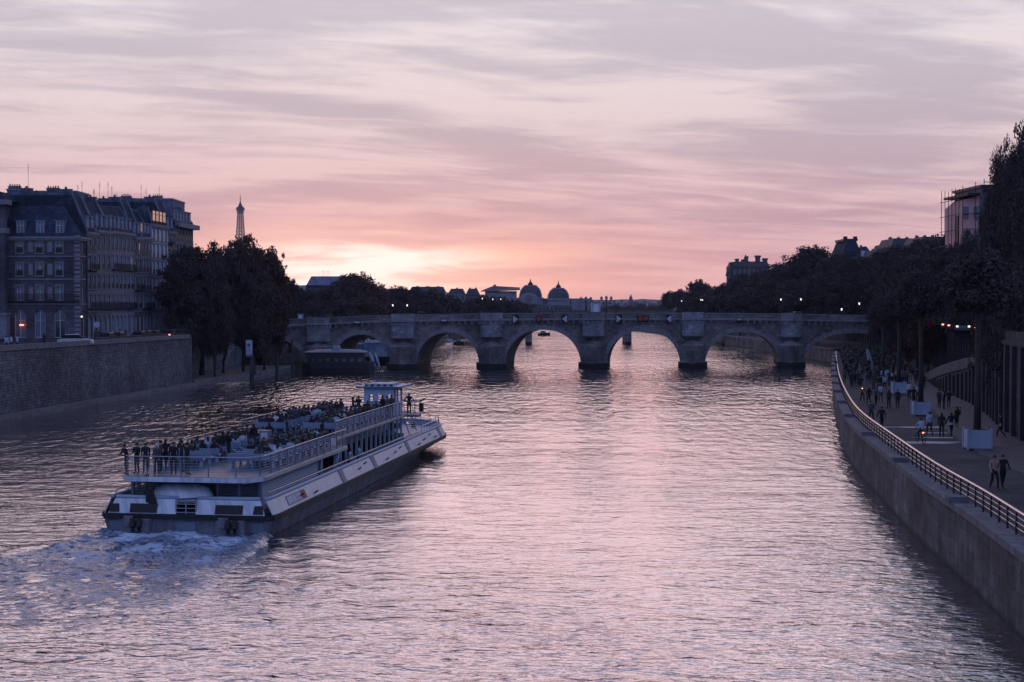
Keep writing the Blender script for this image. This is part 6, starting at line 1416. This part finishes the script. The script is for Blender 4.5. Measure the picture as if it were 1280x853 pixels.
for k,(y,x,kd,rz,tp,bt2,lg2,sc_) in enumerate(PTS):
    if k<NIND: person(kd,x,y,QZ-.02,rz,'dark figure in the dense crowd on the quay near the bridge','dense crowd on the quay near the bridge',tp,bt2,long=lg2,scale=sc_)
    else: crowd_add(kd,x,y,QZ-.02,rz,tp,bt2,lg2,sc_)
for k in range(46):
    y=rnd.uniform(322,600); a=interp_poly(RBn,y)+.9; x=a+rnd.random()**1.5*7
    crowd_add(rk(['walk1','stand','sit','cross']),x,y,QZ-.02,rnd.uniform(-3,3),rk(DK+['grey','white','pale_blue']),'black')
me=bpy.data.meshes.new('crowd'); me.from_pydata(CROWD['v'],[],CROWD['f'])
for q in CM: me.materials.append(q)
me.polygons.foreach_set('material_index',CROWD['m']); me.polygons.foreach_set('use_smooth',[True]*len(me.polygons)); me.update()
tag(ob('crowd',me),'far crowd filling the right quay around and beyond the bridge','crowd',kind='stuff')
# cyclist
x,y=G(1152.5,554,QZ); bk=thing('bicycle','bicycle with a glowing red rear light, ridden away on the quay','bicycle',(x,y,QZ-.02),.1)
def wheel(yc):
    m=MB(); m.tube([(0,yc+.33*math.cos(a),.34+.33*math.sin(a)) for a in np.linspace(0,2*PI,21)],.022,6); 
    for k in range(8): a=PI*k/8; m.bar((0,yc+.32*math.cos(a),.34+.32*math.sin(a)),(0,yc-.32*math.cos(a),.34-.32*math.sin(a)),.004,.004,3)
    m.build('wheel',BK,bk)
wheel(-.28+.0); wheel(.78)
m=MB(); 
for a,b in (((0,.0,.86),(0,.16,.32)),((0,.16,.32),(0,.62,.82)),((0,.04,.72),(0,.62,.86)),((0,.16,.32),(0,-.28,.34)),((0,.03,.74),(0,-.28,.34)),((0,.60,.95),(0,.78,.34)),((-.26,.6,.97),(.26,.6,.97))): m.bar(a,b,.02,.02,6)
m.build('frame',BG,bk); m=MB(); m.box(-.07,.07,-.14,.12,.84,.89); m.build('saddle',BK,bk); m=MB(); m.ell((0,-.2,.70),(.06,.04,.06),8,5); m.build('rear_light',RED,bk)
person('bike',x,y,QZ-.04,.1,'cyclist in a pale blue jacket riding away on the quay','people strolling on the right quay','pale_blue','black')
# bridge pedestrians
for k,px in enumerate((386,422,470,497,560,588,600,655,672,690,715,770,822,862,900,930,958,1020,1040,1058)):
    s=bs_at(px); b=BP(s,1.0+rnd.random(),.08); person(rk(['walk1','stand','cross']),b[0],b[1],b[2],rk([PI/2,-PI/2]),'head and shoulders of a pedestrian showing above the bridge parapet','pedestrians behind the bridge parapet',rk(DK),'black')
# people on the left quay pavement
for k,(px,tp,lb) in enumerate(((8,'pale_blue','leftmost of three people in blue shirts behind the quay parapet'),(13.5,'pale_blue','middle one of three people in blue shirts behind the parapet'),(21.5,'pale_blue','right one of three people in blue shirts behind the parapet'),(55,'black','dark pedestrian before the corner house\'s middle arch'),(118,'black','dark pedestrian at the parapet below the narrow dark house'),(124,'navy','dark pedestrian just left of the parked cars'),(150,'black','pedestrian at the parapet below the pale house'),(157,'grey','second pedestrian at the parapet below the pale house'))):
    d_=155.5+px*.36; x=PX(px,d_); xw=-54.8+(d_-152)/66*5.5-1.5; x=min(x,xw)
    person('stand',x,d_,LZ,rnd.uniform(0,6),lb,'people behind the left quay parapet',tp,'black')
# traffic light by the corner house
o=thing('traffic_light','traffic light pole with a pale lamp before the corner house','traffic light',(PX(102.5,192),192,LZ)); h=ZY(396,192)-LZ; m=MB(); m.cyl(0,0,0,h+.1,.07,.06,8); m.build('pole',IRON,o); m=MB(); m.box(-.18,.18,-.16,.1,h-.45,h+.45); m.build('signal_box',BK,o); m=MB(); m.ell((0,-.17,h),(.13,.06,.13),8,5); m.build('lamp',LAMP,o)
o=thing('street_sign','round blue sign on a pole beside the parked cars','sign',(PX(121,190),190,LZ)); h=ZY(406,190)-LZ; m=MB(); m.cyl(0,0.05,0,h,.05,.05,6); m.build('pole',IRON,o); m=MB(); m.M=Matrix.Translation((0,0,h))@Matrix.Rotation(PI/2,4,'X'); m.cyl(0,0,0,.05,.42,.42,14); m.build('disc',BBN,o)
